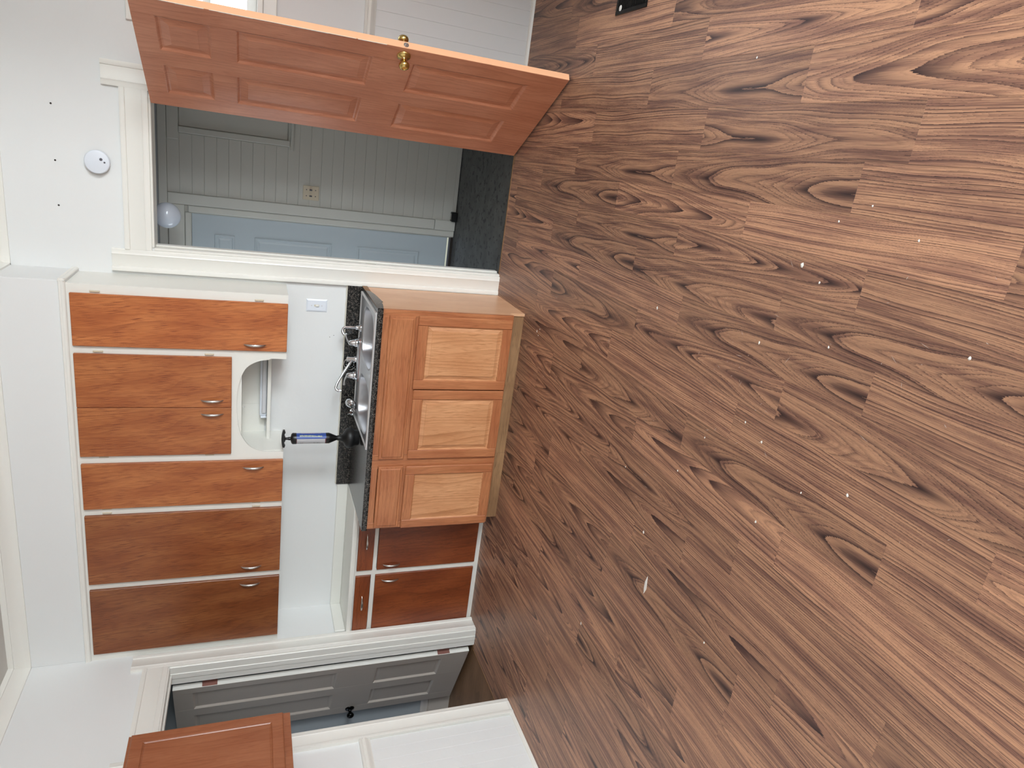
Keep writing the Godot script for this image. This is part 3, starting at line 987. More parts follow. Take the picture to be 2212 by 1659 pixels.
func pull(parent: Node3D, at: Vector3, vertical: bool) -> void:
	if pull_v == null:
		for k in 2:
			var path := []
			var rad := []
			for s in 17:
				var u := -1.0 + s / 8.0
				var q := Vector3(0, u * 0.060, 0.024 * pow(1.0 - u * u, 0.75)) if k == 0 else Vector3(u * 0.060, 0, 0.024 * pow(1.0 - u * u, 0.75))
				path.append(q)
				rad.append(0.0016 + 0.0062 * pow(1.0 - u * u, 0.7))
			var mb := MB.new().tube(path, rad, 14)
			if k == 0: pull_v = mb.mesh()
			else: pull_h = mb.mesh()
	var o := MeshInstance3D.new()
	o.name = "handle"
	o.mesh = pull_v if vertical else pull_h
	o.material_override = M.nickel
	o.position = at - gpos(parent)
	parent.add_child(o, true)

func hinge(parent: Node3D, x: float, y: float, z: float) -> void:
	part("hinge", B(x - 0.006, y - 0.024, z, x + 0.006, y + 0.024, z + 0.003, 0.001).lathe([Vector2(0, y - 0.02), Vector2(0.0035, y - 0.02), Vector2(0.0035, y + 0.02), Vector2(0, y + 0.02)], Transform3D(Basis.IDENTITY, Vector3(x, 0, z + 0.003)), 8), M.beige, parent)

func upper_cabinets() -> void:
	var t := thing("wall_cabinet", Vector3(1.19, 1.369, 0.16), "long white built in wall cabinet with six flat red brown doors above the sink", "cabinet")
	# face frame with the arched opening
	var poly := PackedVector2Array([Vector2(0.0, 1.3688), Vector2(1.399, 1.3688)])
	var arch := [Vector2(1.399, 1.40), Vector2(1.399, 1.46), Vector2(1.408, 1.509), Vector2(1.438, 1.563), Vector2(1.497, 1.604), Vector2(1.557, 1.624), Vector2(1.641, 1.635), Vector2(1.734, 1.637), Vector2(1.823, 1.628), Vector2(1.901, 1.606), Vector2(1.946, 1.576), Vector2(1.977, 1.522), Vector2(1.989, 1.462), Vector2(1.995, 1.46), Vector2(1.995, 1.40)]
	for k in range(1, arch.size() - 2):
		if k == 12: continue
		for j in 5:
			var p0: Vector2 = arch[k]
			poly.append(p0.cubic_interpolate(arch[k + 1], arch[k - 1], arch[k + 2], j / 5.0))
	poly.append(arch[12])
	poly.append(arch[13])
	poly.append_array([Vector2(1.995, 1.3688), Vector2(2.376, 1.3688), Vector2(2.376, 2.457), Vector2(0.0, 2.457)])
	part("face_frame", MB.new().prism(poly, 2, 0.300, 0.318, true), M.cabwhite, t)
	part("side_panel", B(2.356, 1.369, 0.0, 2.376, 2.457, 0.2999), M.cabwhite, t)
	part("top_panel", B(0.0, 2.44, 0.0, 2.3559, 2.457, 0.2999), M.cabwhite, t)
	part("partition", B(1.383, 1.369, 0.0, 1.4025, 2.4399, 0.2999), M.cabwhite, t)
	part("partition", B(1.9955, 1.369, 0.0, 2.015, 2.4399, 0.2999), M.cabwhite, t)
	part("bottom_panel", B(0.0, 1.369, 0.0, 1.3829, 1.387, 0.2999), M.cabwhite, t)
	part("bottom_panel", B(2.0151, 1.369, 0.0, 2.3559, 1.387, 0.2999), M.cabwhite, t)
	part("niche_top", B(1.4026, 1.611, 0.0, 1.9954, 1.640, 0.2999), M.cabwhite, t)
	part("niche_back", B(1.4026, 1.475, 0.0, 1.5927, 1.6105, 0.006), M.cabwhite, t)
	part("niche_back", B(1.5939, 1.475, 0.0, 1.9954, 1.6105, 0.006), M.cabwhite, t)
	part("niche_shelf", B(1.4026, 1.444, 0.0065, 1.9954, 1.464, 0.13, 0.001), M.cabwhite, t)
	part("hook", MB.new().tube([Vector3(1.593, 1.610, 0.06), Vector3(1.593, 1.600, 0.062), Vector3(1.593, 1.594, 0.068)], [0.003, 0.003, 0.004], 8), M.trim, t)
	var prof := PackedVector2Array([Vector2(0.3185, 2.457), Vector2(0.322, 2.457), Vector2(0.328, 2.462), Vector2(0.331, 2.470), Vector2(0.328, 2.478), Vector2(0.332, 2.486), Vector2(0.320, 2.490), Vector2(0.3185, 2.490)])
	part("top_moulding", MB.new().prism(prof, 0, 0.0, 2.400, true), M.trim, t)
	var pr2 := PackedVector2Array()
	for p in prof: pr2.append(Vector2(p.x - 0.3185 + 2.3865, p.y))
	part("top_moulding", MB.new().prism(pr2, 2, 0.0, 0.331, true), M.trim, t)
	var ds := [[2.0438, 2.3285, 1.3695, 2.083, 1.543, 2.338, 1.524], [1.6955, 2.0019, 1.665, 1.7415, 1.768, 2.011, 1.783], [1.3993, 1.6928, 1.665, 1.657, 1.768, 1.391, 1.783], [1.0663, 1.3528, 1.3695, 1.309, 1.540, 1.059, 1.519], [0.5616, 1.0225, 1.3695, 0.609, 1.542, 1.031, 1.519], [0.0558, 0.5198, 1.3695, 0.480, 1.548, 0.050, 1.525]]
	for k in ds.size():
		var d: Array = ds[k]
		rng.seed = 300 + k
		var mb := W(1, 1.2, 1.2).seat(Vector3(d[0], d[2], 0), Vector2(rng.randf_range(0.0, 0.1), rng.randf_range(0.0, 0.55)))
		mb.box(Vector3(d[0], d[2], 0.3185), Vector3(d[1], 2.4408, 0.337), 0.0025)
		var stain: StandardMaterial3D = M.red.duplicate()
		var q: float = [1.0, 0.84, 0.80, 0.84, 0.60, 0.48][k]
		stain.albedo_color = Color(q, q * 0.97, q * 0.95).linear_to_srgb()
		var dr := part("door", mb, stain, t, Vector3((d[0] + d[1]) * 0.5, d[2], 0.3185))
		pull(dr, Vector3(d[3], d[4], 0.337), true)
		for y: float in [2.328, d[6]]:
			hinge(dr, d[5], y, 0.3182)
	var f := thing("strip_light", Vector3(1.72, 1.4645, 0.05), "slim grey undershelf strip light in the arched niche", "light")
	part("housing", B(1.535, 1.4645, 0.012, 1.985, 1.506, 0.066, 0.004), M.plastic, f)
	part("lens", B(1.552, 1.467, 0.0662, 1.975, 1.4955, 0.080, 0.008), M.lens, f)
	part("end_cap", B(1.520, 1.4645, 0.014, 1.5345, 1.502, 0.078, 0.004), M.plastic, f)

	# oak cabinet on the left wall, its end cut by the frame
	var c := thing("wall_cabinet", Vector3(0.16, 1.343, 1.62), "orange brown cabinet with a framed door hung on the left wall by its doorway", "cabinet")
	var cb := W(1, 2.2, 1.0, 0.3, 0.1)
	cb.box(Vector3(0.001, 1.343, 1.303), Vector3(0.312, 2.105, 1.94), 0.0015)
	part("carcass", cb, M.hang, c)
	var fr := W(1, 2.2, 1.0, 0.6, 0.3)
	fr.box(Vector3(0.3122, 1.343, 1.303), Vector3(0.3175, 2.105, 1.94), 0.001)
	part("face_frame", fr, M.hang, c)
	var cd := MeshInstance3D.new()
	var dm := W(1, 2.2, 1.0, 0.15, 0.55)
	# built facing +z (x = 0 .. 0.60 along -z), then turned to face +x
	dm.box(Vector3(0, 0, 0), Vector3(0.618, 0.712, 0.012), 0.001)
	dm.rings(0, 0, 0.618, 0.712, 0.0125, [Vector2(0.001, -0.0005), Vector2(0.004, 0.003), Vector2(0.008, 0.0035), Vector2(0.056, 0.0035), Vector2(0.058, 0.0005), Vector2(0.062, 0.0035), Vector2(0.066, 0.0005), Vector2(0.07, 0.002)])
	cd.mesh = dm.mesh()
	cd.name = "door"
	cd.material_override = M.hang
	cd.position = Vector3(0.3178, 1.380, 1.927) - c.position
	cd.rotation.y = PI / 2
	c.add_child(cd, true)

func drawer_front(x0: float, y0: float, x1: float, y1: float, z: float, grain: int, m: Material, parent: Node3D, called := "drawer_front") -> MeshInstance3D:
	var mb := W(grain, 1.0, 0.6).seat(Vector3(x0, y0, z), Vector2(rng.randf_range(0.0, 0.08), rng.randf_range(0.0, 0.7)))
	mb.box(Vector3(x0, y0, z), Vector3(x1, y1, z + 0.010))
	mb.rings(x0, y0, x1, y1, z + 0.010, [Vector2(0, 0), Vector2(0.003, 0.0035), Vector2(0.014, 0.0040), Vector2(0.019, 0.0095)])
	return part(called, mb, m, parent, Vector3((x0 + x1) * 0.5, y0, z))

func raised_door(x0: float, y0: float, x1: float, y1: float, z: float, raised: bool, parent: Node3D) -> Node3D:
	var f := 0.058
	var mid := Vector3((x0 + x1) * 0.5, y0, z)
	var d := Node3D.new()
	d.name = "door"
	d.position = mid - gpos(parent)
	parent.add_child(d, true)
	for s: Vector2 in [Vector2(x0, x0 + f), Vector2(x1 - f, x1)]:
		var st := W(1, 1.0, 0.6).seat(Vector3(s.x, y0, z), Vector2(rng.randf_range(0.0, 0.4), rng.randf_range(0.0, 0.85)))
		st.box(Vector3(s.x, y0, z), Vector3(s.y, y1, z + 0.0185), 0.0045)
		part("stile", st, M.oak, d)
	for s: Vector2 in [Vector2(y0, y0 + f), Vector2(y1 - f, y1)]:
		var rl := W(0, 1.0, 0.6).seat(Vector3(x0, s.x, z), Vector2(rng.randf_range(0.0, 0.5), rng.randf_range(0.0, 0.85)))
		rl.box(Vector3(x0 + f + 0.0003, s.x, z + 0.0002), Vector3(x1 - f - 0.0003, s.y, z + 0.0176), 0.0022)
		part("rail", rl, M.oak, d)
	var p := W(1, 1.0, 0.6).seat(Vector3(x0, y0, z), Vector2(rng.randf_range(0.0, 0.4), rng.randf_range(0.0, 0.3)))
	var a := x0 + f - 0.001
	var b := x1 - f + 0.001
	var u := y0 + f - 0.001
	var w := y1 - f + 0.001
	if raised:
		p.rings(a, u, b, w, z, [Vector2(0, 0.0150), Vector2(0.004, 0.0075), Vector2(0.008, 0.0060), Vector2(0.029, 0.0135), Vector2(0.0305, 0.0165), Vector2(0.032, 0.0168)])
	else:
		p.rings(a, u, b, w, z, [Vector2(0, 0.0145), Vector2(0.006, 0.008), Vector2(0.009, 0.007)])
	p.quad(Vector3(a, u, z + 0.003), Vector3(b, u, z + 0.003), Vector3(b, w, z + 0.003), Vector3(a, w, z + 0.003), Vector3(0, 0, -1))
	part("panel", p, M.oakpanel, d)
	return d

func base_unit(x0: float, x1: float, label: String, side: bool) -> Node3D:
	var t := thing("base_cabinet", Vector3((x0 + x1) * 0.5, 0, 0.3), label, "cabinet")
	var c := MB.new()
	c.us = Vector2(0.8, 0.8)
	c.box(Vector3(x0 + 0.0005, 0.10, 0.03), Vector3(x0 + 0.016, 0.8808, 0.59))
	c.box(Vector3(x0 + 0.0161, 0.10, 0.03), Vector3(x1 - 0.0165, 0.116, 0.59))
	c.box(Vector3(x0 + 0.0161, 0.1161, 0.03), Vector3(x1 - 0.0165, 0.6, 0.036))
	if not side: c.box(Vector3(x1 - 0.016, 0.10, 0.03), Vector3(x1 - 0.0005, 0.8808, 0.59))
	part("carcass", c, M.oakpanel, t)
	if side:
		var s := W(1, 1.0, 1.0, 0.02, 0.1)
		s.prism(PackedVector2Array([Vector2(0.03, 0.0), Vector2(0.545, 0.0), Vector2(0.548, 0.10), Vector2(0.5895, 0.105), Vector2(0.5895, 0.8808), Vector2(0.03, 0.8808)]), 0, x1 - 0.016, x1 - 0.0002)
		part("side_panel", s, M.sidepanel, t)
	return t

func frame_bar(x0: float, y0: float, x1: float, y1: float, grain: int, mb: MB) -> void:
	mb.ga = grain
	mb.seat(Vector3(x0, y0, 0), Vector2(rng.randf_range(0.0, 0.12), rng.randf_range(0.0, 0.85)))
	mb.box(Vector3(x0, y0, 0.590), Vector3(x1, y1, 0.610), 0.0012)

func lower_cabinets() -> void:
	rng.seed = 4242
	# sink base
	var a := base_unit(1.4595, 2.396, "wide honey oak sink base cabinet with a false drawer front and two raised panel doors", true)
	var f := W(1, 1.0, 0.6)
	frame_bar(1.4597, 0.094, 1.497, 0.8808, 1, f)
	frame_bar(2.350, 0.094, 2.3955, 0.8808, 1, f)
	frame_bar(1.4971, 0.840, 2.3499, 0.8808, 0, f)
	frame_bar(1.4971, 0.650, 2.3499, 0.705, 0, f)
	frame_bar(1.4971, 0.094, 2.3499, 0.130, 0, f)
	part("face_frame", f, M.oak, a)
	drawer_front(1.474, 0.690, 2.364, 0.842, 0.6102, 0, M.oak, a, "false_drawer_front")
	raised_door(1.926, 0.100, 2.371, 0.675, 0.6102, true, a)
	raised_door(1.475, 0.100, 1.920, 0.668, 0.6102, true, a)
	var k := W(0, 1.5, 0.3, 0.1, 0.3)
	k.box(Vector3(1.4597, 0.0, 0.528), Vector3(2.390, 0.0995, 0.540), 0.001)
	part("toe_kick", k, M.rawwood, a)
	# narrow base
	var b := base_unit(0.992, 1.4590, "narrow honey oak base cabinet with one drawer and one flat panel door", false)
	var g := W(1, 1.0, 0.6)
	frame_bar(0.9922, 0.094, 1.032, 0.8808, 1, g)
	frame_bar(1.405, 0.094, 1.4588, 0.8808, 1, g)
	frame_bar(1.0321, 0.840, 1.4049, 0.8808, 0, g)
	frame_bar(1.0321, 0.650, 1.4049, 0.705, 0, g)
	frame_bar(1.0321, 0.094, 1.4049, 0.130, 0, g)
	part("face_frame", g, M.oak, b)
	drawer_front(1.003, 0.686, 1.424, 0.838, 0.6102, 0, M.oak, b)
	raised_door(0.994, 0.106, 1.424, 0.670, 0.6102, false, b)
	var k2 := W(0, 1.5, 0.3, 0.6, 0.1)
	k2.box(Vector3(0.985, 0.0, 0.528), Vector3(1.4590, 0.0995, 0.540), 0.001)
	part("toe_kick", k2, M.rawwood, b)
	# white built in base on the left
	var w := thing("base_cabinet", Vector3(0.5, 0, 0.16), "shallow white built in base cabinet with dark red brown drawers and doors", "cabinet")
	var fm := MB.new()
	fm.box(Vector3(0.0, 0.0, 0.29), Vector3(0.022, 0.885, 0.330), 0.001)
	fm.box(Vector3(0.0221, 0.0, 0.29), Vector3(0.9915, 0.036, 0.3298))
	fm.box(Vector3(0.0221, 0.740, 0.29), Vector3(0.9915, 0.770, 0.3298))
	fm.box(Vector3(0.0221, 0.872, 0.29), Vector3(0.9915, 0.885, 0.3298))
	fm.box(Vector3(0.460, 0.0361, 0.29), Vector3(0.503, 0.7399, 0.3299))
	fm.box(Vector3(0.460, 0.7701, 0.29), Vector3(0.503, 0.8719, 0.3299))
	part("face_frame", fm, M.cabwhite, w)
	part("carcass", B(0.023, 0.037, 0.01, 0.991, 0.884, 0.2895), M.cabwhite, w)
	var dd := [[0.505, 0.767, 0.935, 0.873, 0.728, 0.818, false, "drawer"], [0.018, 0.775, 0.461, 0.876, 0.240, 0.823, false, "drawer"], [0.503, 0.034, 0.935, 0.737, 0.541, 0.637, true, "door"], [0.010, 0.036, 0.461, 0.742, 0.419, 0.638, true, "door"]]
	for d: Array in dd:
		var mb := W(1 if d[6] else 0, 1.0, 1.0).seat(Vector3(d[0], d[1], 0), Vector2(rng.randf_range(0.0, 0.25), rng.randf_range(0.0, 0.5)))
		mb.box(Vector3(d[0], d[1], 0.3302), Vector3(d[2], d[3], 0.344), 0.002)
		var o := part(d[7], mb, M.dark, w, Vector3((d[0] + d[2]) * 0.5, d[1], 0.3302))
		pull(o, Vector3(d[4], d[5], 0.344), d[6])
	# its white counter
	var ct := thing("countertop", Vector3(0.5, 0.885, 0.17), "white painted worktop of the shallow base cabinet", "countertop")
	part("slab", B(-0.0, 0.8852, 0.0, 0.9920, 0.917, 0.348, 0.003), M.cabwhite, ct)
	part("backsplash", B(0.0, 0.9172, 0.0, 0.998, 0.990, 0.016, 0.004), M.cabwhite, ct)
	part("side_splash", B(0.0, 0.9172, 0.0162, 0.014, 0.990, 0.320, 0.004), M.cabwhite, ct)
	# black laminate counter over the oak units
	var c := thing("countertop", Vector3(1.7, 0.881, 0.32), "black speckled laminate worktop holding the sink", "countertop")
	var sl := MB.new()
	sl.us = Vector2(2.2, 2.2)
	sl.box(Vector3(0.9955, 0.8812, 0.022), Vector3(1.560, 0.914, 0.6099))
	sl.box(Vector3(2.352, 0.8812, 0.022), Vector3(2.399, 0.914, 0.6099))
	sl.box(Vector3(1.5601, 0.8812, 0.022), Vector3(2.3519, 0.914, 0.10))
	sl.box(Vector3(1.5601, 0.8812, 0.590), Vector3(2.3519, 0.914, 0.6099))
	sl.prism(PackedVector2Array([Vector2(0.61, 0.8812), Vector2(0.634, 0.8812), Vector2(0.636, 0.884), Vector2(0.636, 0.909), Vector2(0.633, 0.9135), Vector2(0.628, 0.914), Vector2(0.61, 0.914)]), 0, 0.9955, 2.402, true)
	part("slab", sl, M.granite, c)
	var bs := MB.new()
	bs.us = Vector2(2.2, 2.2)
	bs.box(Vector3(1.0025, 0.8812, 0.0005), Vector3(2.3955, 1.000, 0.0215), 0.002)
	part("backsplash", bs, M.granite, c)
	var cp := []
	var cr := []
	for i in 48:
		cp.append(Vector3(1.005 + 1.388 * i / 47.0, 1.0010 + 0.0006 * sin(i * 2.1), 0.007 + 0.0008 * sin(i * 1.3)))
		cr.append(0.0060 + 0.0009 * sin(i * 3.7))
	part("caulk_bead", MB.new().tube(cp, cr, 8), M.caulk, c)
	part("raw_end", B(2.3991, 0.882, 0.03, 2.4015, 0.9135, 0.6085), M.rawwood, c).set_meta("label", "bare wood end of the worktop")
	var ep := MB.new()
	ep.us = Vector2(2.2, 2.2)
	ep.prism(PackedVector2Array([Vector2(0.17, 0.912), Vector2(0.20, 0.886), Vector2(0.27, 0.874), Vector2(0.33, 0.868), Vector2(0.47, 0.858), Vector2(0.475, 0.868), Vector2(0.52, 0.868), Vector2(0.60, 0.878), Vector2(0.633, 0.884), Vector2(0.633, 0.9135), Vector2(0.17, 0.9135)]), 0, 2.4022, 2.4045)
	part("end_strip", ep, M.granite, c).set_meta("label", "broken laminate strip on the worktop end")

# ------------------------------------------------------------------ sink and what stands by it
func rrect(x0: float, z0: float, x1: float, z1: float, r: float, y: float, count := 64) -> Array:
	var out := []
	var cx := (x0 + x1) * 0.5
	var cz := (z0 + z1) * 0.5
	var hx := (x1 - x0) * 0.5
	var hz := (z1 - z0) * 0.5
	for k in count:
		var a := TAU * k / count
		# superellipse whose corner tightness follows the radius
		var e := 2.0 / clampf(minf(hx, hz) / r * 1.6, 2.0, 40.0)
		var c := cos(a)
		var s := sin(a)
		out.append(Vector3(cx + hx * signf(c) * pow(absf(c), e), y, cz + hz * signf(s) * pow(absf(s), e)))
	return out

func sink_things() -> void:
	var t := thing("sink", Vector3(1.957, 0.914, 0.34), "stainless steel double bowl sink set in the black worktop", "sink")
	var dk := MB.new()
	var bowls := [[1.945, 2.375, 1.985, 2.335], [1.538, 1.945, 1.578, 1.907]]
	for b: Array in bowls:
		var left: bool = b[0] < 1.6
		var outer := []
		var rim := rrect(b[2], 0.172, b[3], 0.584, 0.085, 0.9185)
		var inn := rrect(b[2] + 0.006, 0.178, b[3] - 0.006, 0.578, 0.08, 0.9125)
		var cx: float = (b[2] + b[3]) * 0.5
		var cz := 0.378
		for p: Vector3 in rim:
			var d := Vector2(p.x - cx, p.z - cz)
			var fx: float = ((b[1] if d.x > 0 else b[0]) - cx) / (d.x if absf(d.x) > 1e-5 else 1e-5)
			var fz: float = ((0.619 if d.y > 0 else 0.062) - cz) / (d.y if absf(d.y) > 1e-5 else 1e-5)
			var k := minf(absf(fx), absf(fz))
			outer.append(Vector3(cx + d.x * k, 0.9185, cz + d.y * k))
		for cxz: Vector2 in [Vector2(b[0], 0.062), Vector2(b[0], 0.619), Vector2(b[1], 0.062), Vector2(b[1], 0.619)]:
			var best := 0
			for k in 64:
				if Vector2(outer[k].x, outer[k].z).distance_to(cxz) < Vector2(outer[best].x, outer[best].z).distance_to(cxz): best = k
			outer[best] = Vector3(cxz.x, 0.9185, cxz.y)
		for k in 64:
			var u := (k + 1) % 64
			dk.quad(outer[k], outer[u], rim[u], rim[k], Vector3.UP)
		dk.loft([rim, inn], Vector3(cx, 0.93, cz), true)
		var bm := MB.new()
		var loops := [inn]
		for q: Vector3 in [Vector3(0.010, 0.89, 0.075), Vector3(0.016, 0.82, 0.075), Vector3(0.024, 0.77, 0.075), Vector3(0.045, 0.752, 0.07), Vector3(0.09, 0.747, 0.06)]:
			loops.append(rrect(b[2] + q.x, 0.172 + q.x, b[3] - q.x, 0.584 - q.x, q.z, q.y))
		bm.loft(loops, Vector3(cx, 0.95, cz), true)
		var fl: Array = loops[-1]
		for k in 64:
			bm.tri(Vector3(cx, 0.745, cz), fl[k], fl[(k + 1) % 64], Vector3.UP)
		part("bowl", bm, M.steel, t)
		part("drain", MB.new().lathe([Vector2(0.052, 0.7475), Vector2(0.050, 0.7500), Vector2(0.042, 0.7490), Vector2(0.036, 0.7470), Vector2(0.0, 0.7465)], Transform3D(Basis.IDENTITY, Vector3(cx, 0, cz)), 24), M.chrome, t)
	# raised outer bead that sheds to the worktop
	var rm := MB.new()
	var bead := PackedVector2Array([Vector2(0, 0.9142), Vector2(0.0005, 0.9185), Vector2(0.0022, 0.9215), Vector2(0.0055, 0.9238), Vector2(0.0095, 0.9240), Vector2(0.013, 0.9222), Vector2(0.017, 0.9183), Vector2(0.017, 0.9142)])
	for s in 2:
		var q := PackedVector2Array()
		var q2 := PackedVector2Array()
		for p in bead:
			q.append(Vector2(0.062 + p.x if s == 0 else 0.619 - p.x, p.y))
			q2.append(Vector2(1.538 + p.x if s == 0 else 2.375 - p.x, p.y))
		rm.prism(q, 0, 1.538, 2.375, true)
		rm.prism(q2, 2, 0.062, 0.619, true)
	part("deck", dk, M.steel, t)
	part("rim", rm, M.rimsteel, t)
	# three hole faucet
	var f := thing("faucet", Vector3(1.94, 0.9185, 0.112), "chrome two handle kitchen faucet with a raised swivel spout behind the sink", "faucet")
	var pl := PackedVector2Array()
	for k in 32:
		var a := TAU * k / 32.0
		pl.append(Vector2(1.94 + (0.112 if cos(a) > 0 else -0.112) + 0.030 * cos(a), 0.112 + 0.030 * sin(a)))
	part("deck_plate", MB.new().prism(pl, 1, 0.9186, 0.936, true), M.chrome, f)
	var fine := MB.new().prism(PackedVector2Array([Vector2(0.080, 0.9186), Vector2(0.144, 0.9186), Vector2(0.144, 0.9206), Vector2(0.080, 0.9206)]), 0, 1.80, 2.08)
	part("old_caulk", fine, M.rust, f)
	for sx: float in [1.0, -1.0]:
		var hx := 1.94 + 0.109 * sx
		var hb := MB.new().lathe([Vector2(0.028, 0.936), Vector2(0.028, 0.944), Vector2(0.025, 0.949), Vector2(0.023, 0.950), Vector2(0.0215, 0.958), Vector2(0.017, 0.978), Vector2(0.011, 0.988), Vector2(0.0, 0.991)], Transform3D(Basis.IDENTITY, Vector3(hx, 0, 0.112)), 24)
		var h := part("handle_base", hb, M.chrome, f)
		var path := []
		var rad := []
		for k in 9:
			var u := k / 8.0
			path.append(Vector3(hx + sx * (0.0 + 0.062 * u), 0.984 + 0.012 * sin(u * PI * 0.9) + (0.022 * u * u if sx > 0 else 0.012 * u * u), 0.112 + 0.015 * u))
			rad.append(0.0075 - 0.003 * sin(u * PI) + 0.0005 * u)
		part("lever", MB.new().tube(path, rad, 12), M.chrome, h)
	part("spout_post", MB.new().lathe([Vector2(0.020, 0.936), Vector2(0.020, 0.945), Vector2(0.0155, 0.950), Vector2(0.0155, 0.990), Vector2(0.013, 0.993), Vector2(0, 0.993)], Transform3D(Basis.IDENTITY, Vector3(1.94, 0, 0.112)), 24), M.chrome, f)
	var sp := [Vector3(1.933, 0.965, 0.122), Vector3(1.915, 0.978, 0.135), Vector3(1.87, 1.012, 0.162), Vector3(1.82, 1.046, 0.19), Vector3(1.797, 1.059, 0.203), Vector3(1.781, 1.064, 0.212), Vector3(1.770, 1.060, 0.218), Vector3(1.766, 1.050, 0.221)]
	part("spout", MB.new().tube(sp, [0.0095, 0.0085, 0.008, 0.008, 0.008, 0.0085, 0.009, 0.009], 16), M.chrome, f)
	part("aerator", MB.new().lathe([Vector2(0, 1.030), Vector2(0.0105, 1.030), Vector2(0.0105, 1.050), Vector2(0.009, 1.053), Vector2(0, 1.053)], Transform3D(Basis.IDENTITY, Vector3(1.766, 0, 0.221)), 20), M.chrome, f)
	# small second tap
	var w := thing("water_tap", Vector3(2.150, 0.9185, 0.115), "small chrome gooseneck tap at the right of the faucet", "tap")
	part("base", MB.new().lathe([Vector2(0.024, 0.9187), Vector2(0.024, 0.923), Vector2(0.018, 0.930), Vector2(0.014, 0.934), Vector2(0.014, 0.948), Vector2(0.0115, 0.950), Vector2(0, 0.950)], Transform3D(Basis.IDENTITY, Vector3(2.150, 0, 0.115)), 24), M.chrome, w)
	var gp := [Vector3(2.150, 0.948, 0.115), Vector3(2.150, 0.985, 0.115), Vector3(2.150, 1.010, 0.116)]
	for k in 7:
		var a := PI / 2 * k / 6.0
		gp.append(Vector3(2.150 - 0.022 * (1.0 - cos(a)), 1.010 + 0.022 * sin(a), 0.116 + 0.014 * (1.0 - cos(a))))
	gp.append(Vector3(2.118, 1.029, 0.136))
	gp.append(Vector3(2.110, 1.022, 0.141))
	part("spout", MB.new().tube(gp, [0.0095], 16), M.chrome, w)
	# rubber ring propped on the splash
	var ring := []
	for k in 21: ring.append(Vector3(2.098 + 0.011 * cos(TAU * k / 20.0), 0.9335 + 0.011 * sin(TAU * k / 20.0), 0.0275))
	single("rubber_ring", MB.new().tube(ring, [0.0028], 8), M.rubber, Vector3(2.098, 0.92, 0.027), "tiny black rubber ring leaning on the backsplash beside the small tap", "ring")
	# basket strainers
	var s1 := thing("sink_strainer", Vector3(1.885, 0.9187, 0.035), "dark sink basket strainer leaning on the backsplash behind the spout", "strainer")
	var x1 := Transform3D(Basis(Vector3.RIGHT, deg_to_rad(78)), Vector3(1.885, 0.9605, 0.040))
	part("rim", MB.new().lathe([Vector2(0.034, -0.004), Vector2(0.041, -0.003), Vector2(0.041, 0.001), Vector2(0.036, 0.003), Vector2(0.034, 0.001)], x1, 28), M.chrome, s1)
	part("basket", MB.new().lathe([Vector2(0.034, 0.0), Vector2(0.031, -0.008), Vector2(0.012, -0.010), Vector2(0.0, -0.010)], x1, 28), M.blackmetal, s1)
	for k in 10:
		var a := TAU * k / 10.0
		part("hole_ring", MB.new().lathe([Vector2(0.002, 0.0006), Vector2(0.0034, 0.0006), Vector2(0.0034, -0.001)], x1 * Transform3D(Basis.IDENTITY, Vector3(0.025 * cos(a), -0.0086, 0.025 * sin(a))), 8), M.chrome, s1)
	part("knob", MB.new().lathe([Vector2(0.004, -0.010), Vector2(0.004, 0.004), Vector2(0.007, 0.006), Vector2(0.006, 0.012), Vector2(0, 0.013)], x1, 14), M.chrome, s1)
	var s2 := thing("sink_strainer", Vector3(1.605, 0.9187, 0.125), "shiny sink basket strainer lying tipped at the left back corner of the sink", "strainer")
	var x2 := Transform3D(Basis(Vector3.BACK, deg_to_rad(-34)) * Basis(Vector3.RIGHT, deg_to_rad(-16)), Vector3(1.600, 0.9420, 0.140))
	part("rim", MB.new().lathe([Vector2(0.030, 0.004), Vector2(0.040, 0.004), Vector2(0.0405, 0.008), Vector2(0.030, 0.009)], x2, 28), M.chrome, s2)
	part("basket", MB.new().lathe([Vector2(0.031, 0.004), Vector2(0.030, -0.018), Vector2(0.026, -0.023), Vector2(0, -0.024)], x2, 28), M.chrome, s2)
	for k in 14:
		var a := TAU * k / 14.0
		var q := x2 * Transform3D(Basis(Vector3.UP, -a), Vector3(0.0306 * cos(a), -0.008, 0.0306 * sin(a)))
		var bb := MB.new().box(Vector3(-0.0007, -0.006, -0.0018), Vector3(0.0007, 0.006, 0.0018))
		for i in bb.v.size():
			bb.v[i] = q * bb.v[i]
			bb.n[i] = (q.basis * bb.n[i]).normalized()
		part("slot", bb, M.black, s2)
	var dome := []
	for k in 9:
		var a := PI / 2 * k / 8.0
		dome.append(Vector2(0.036 * cos(a), 0.024 * sin(a)))
	var x3 := Transform3D(Basis(Vector3.BACK, deg_to_rad(30)) * Basis(Vector3.RIGHT, deg_to_rad(50)), Vector3(1.640, 0.9450, 0.100))
	var s3 := thing("sink_stopper", Vector3(1.652, 0.9187, 0.118), "domed chrome sink stopper tilted against the tipped strainer", "stopper")
	part("dome", MB.new().lathe(dome, x3 * Transform3D(Basis.IDENTITY, Vector3(0, 0.010, 0)), 28), M.chrome, s3)
	part("seal", MB.new().lathe([Vector2(0, 0.004), Vector2(0.034, 0.004), Vector2(0.037, 0.007), Vector2(0.036, 0.0105), Vector2(0.03, 0.011)], x3, 28), M.rubber, s3)
	# drain pump
	var px := Transform3D(Basis.IDENTITY, Vector3(1.497, 0.0, 0.345))
	var p := thing("drain_plunger", Vector3(1.497, 0.9145, 0.345), "black and blue hand pump drain plunger standing at the left end of the sink", "plunger")
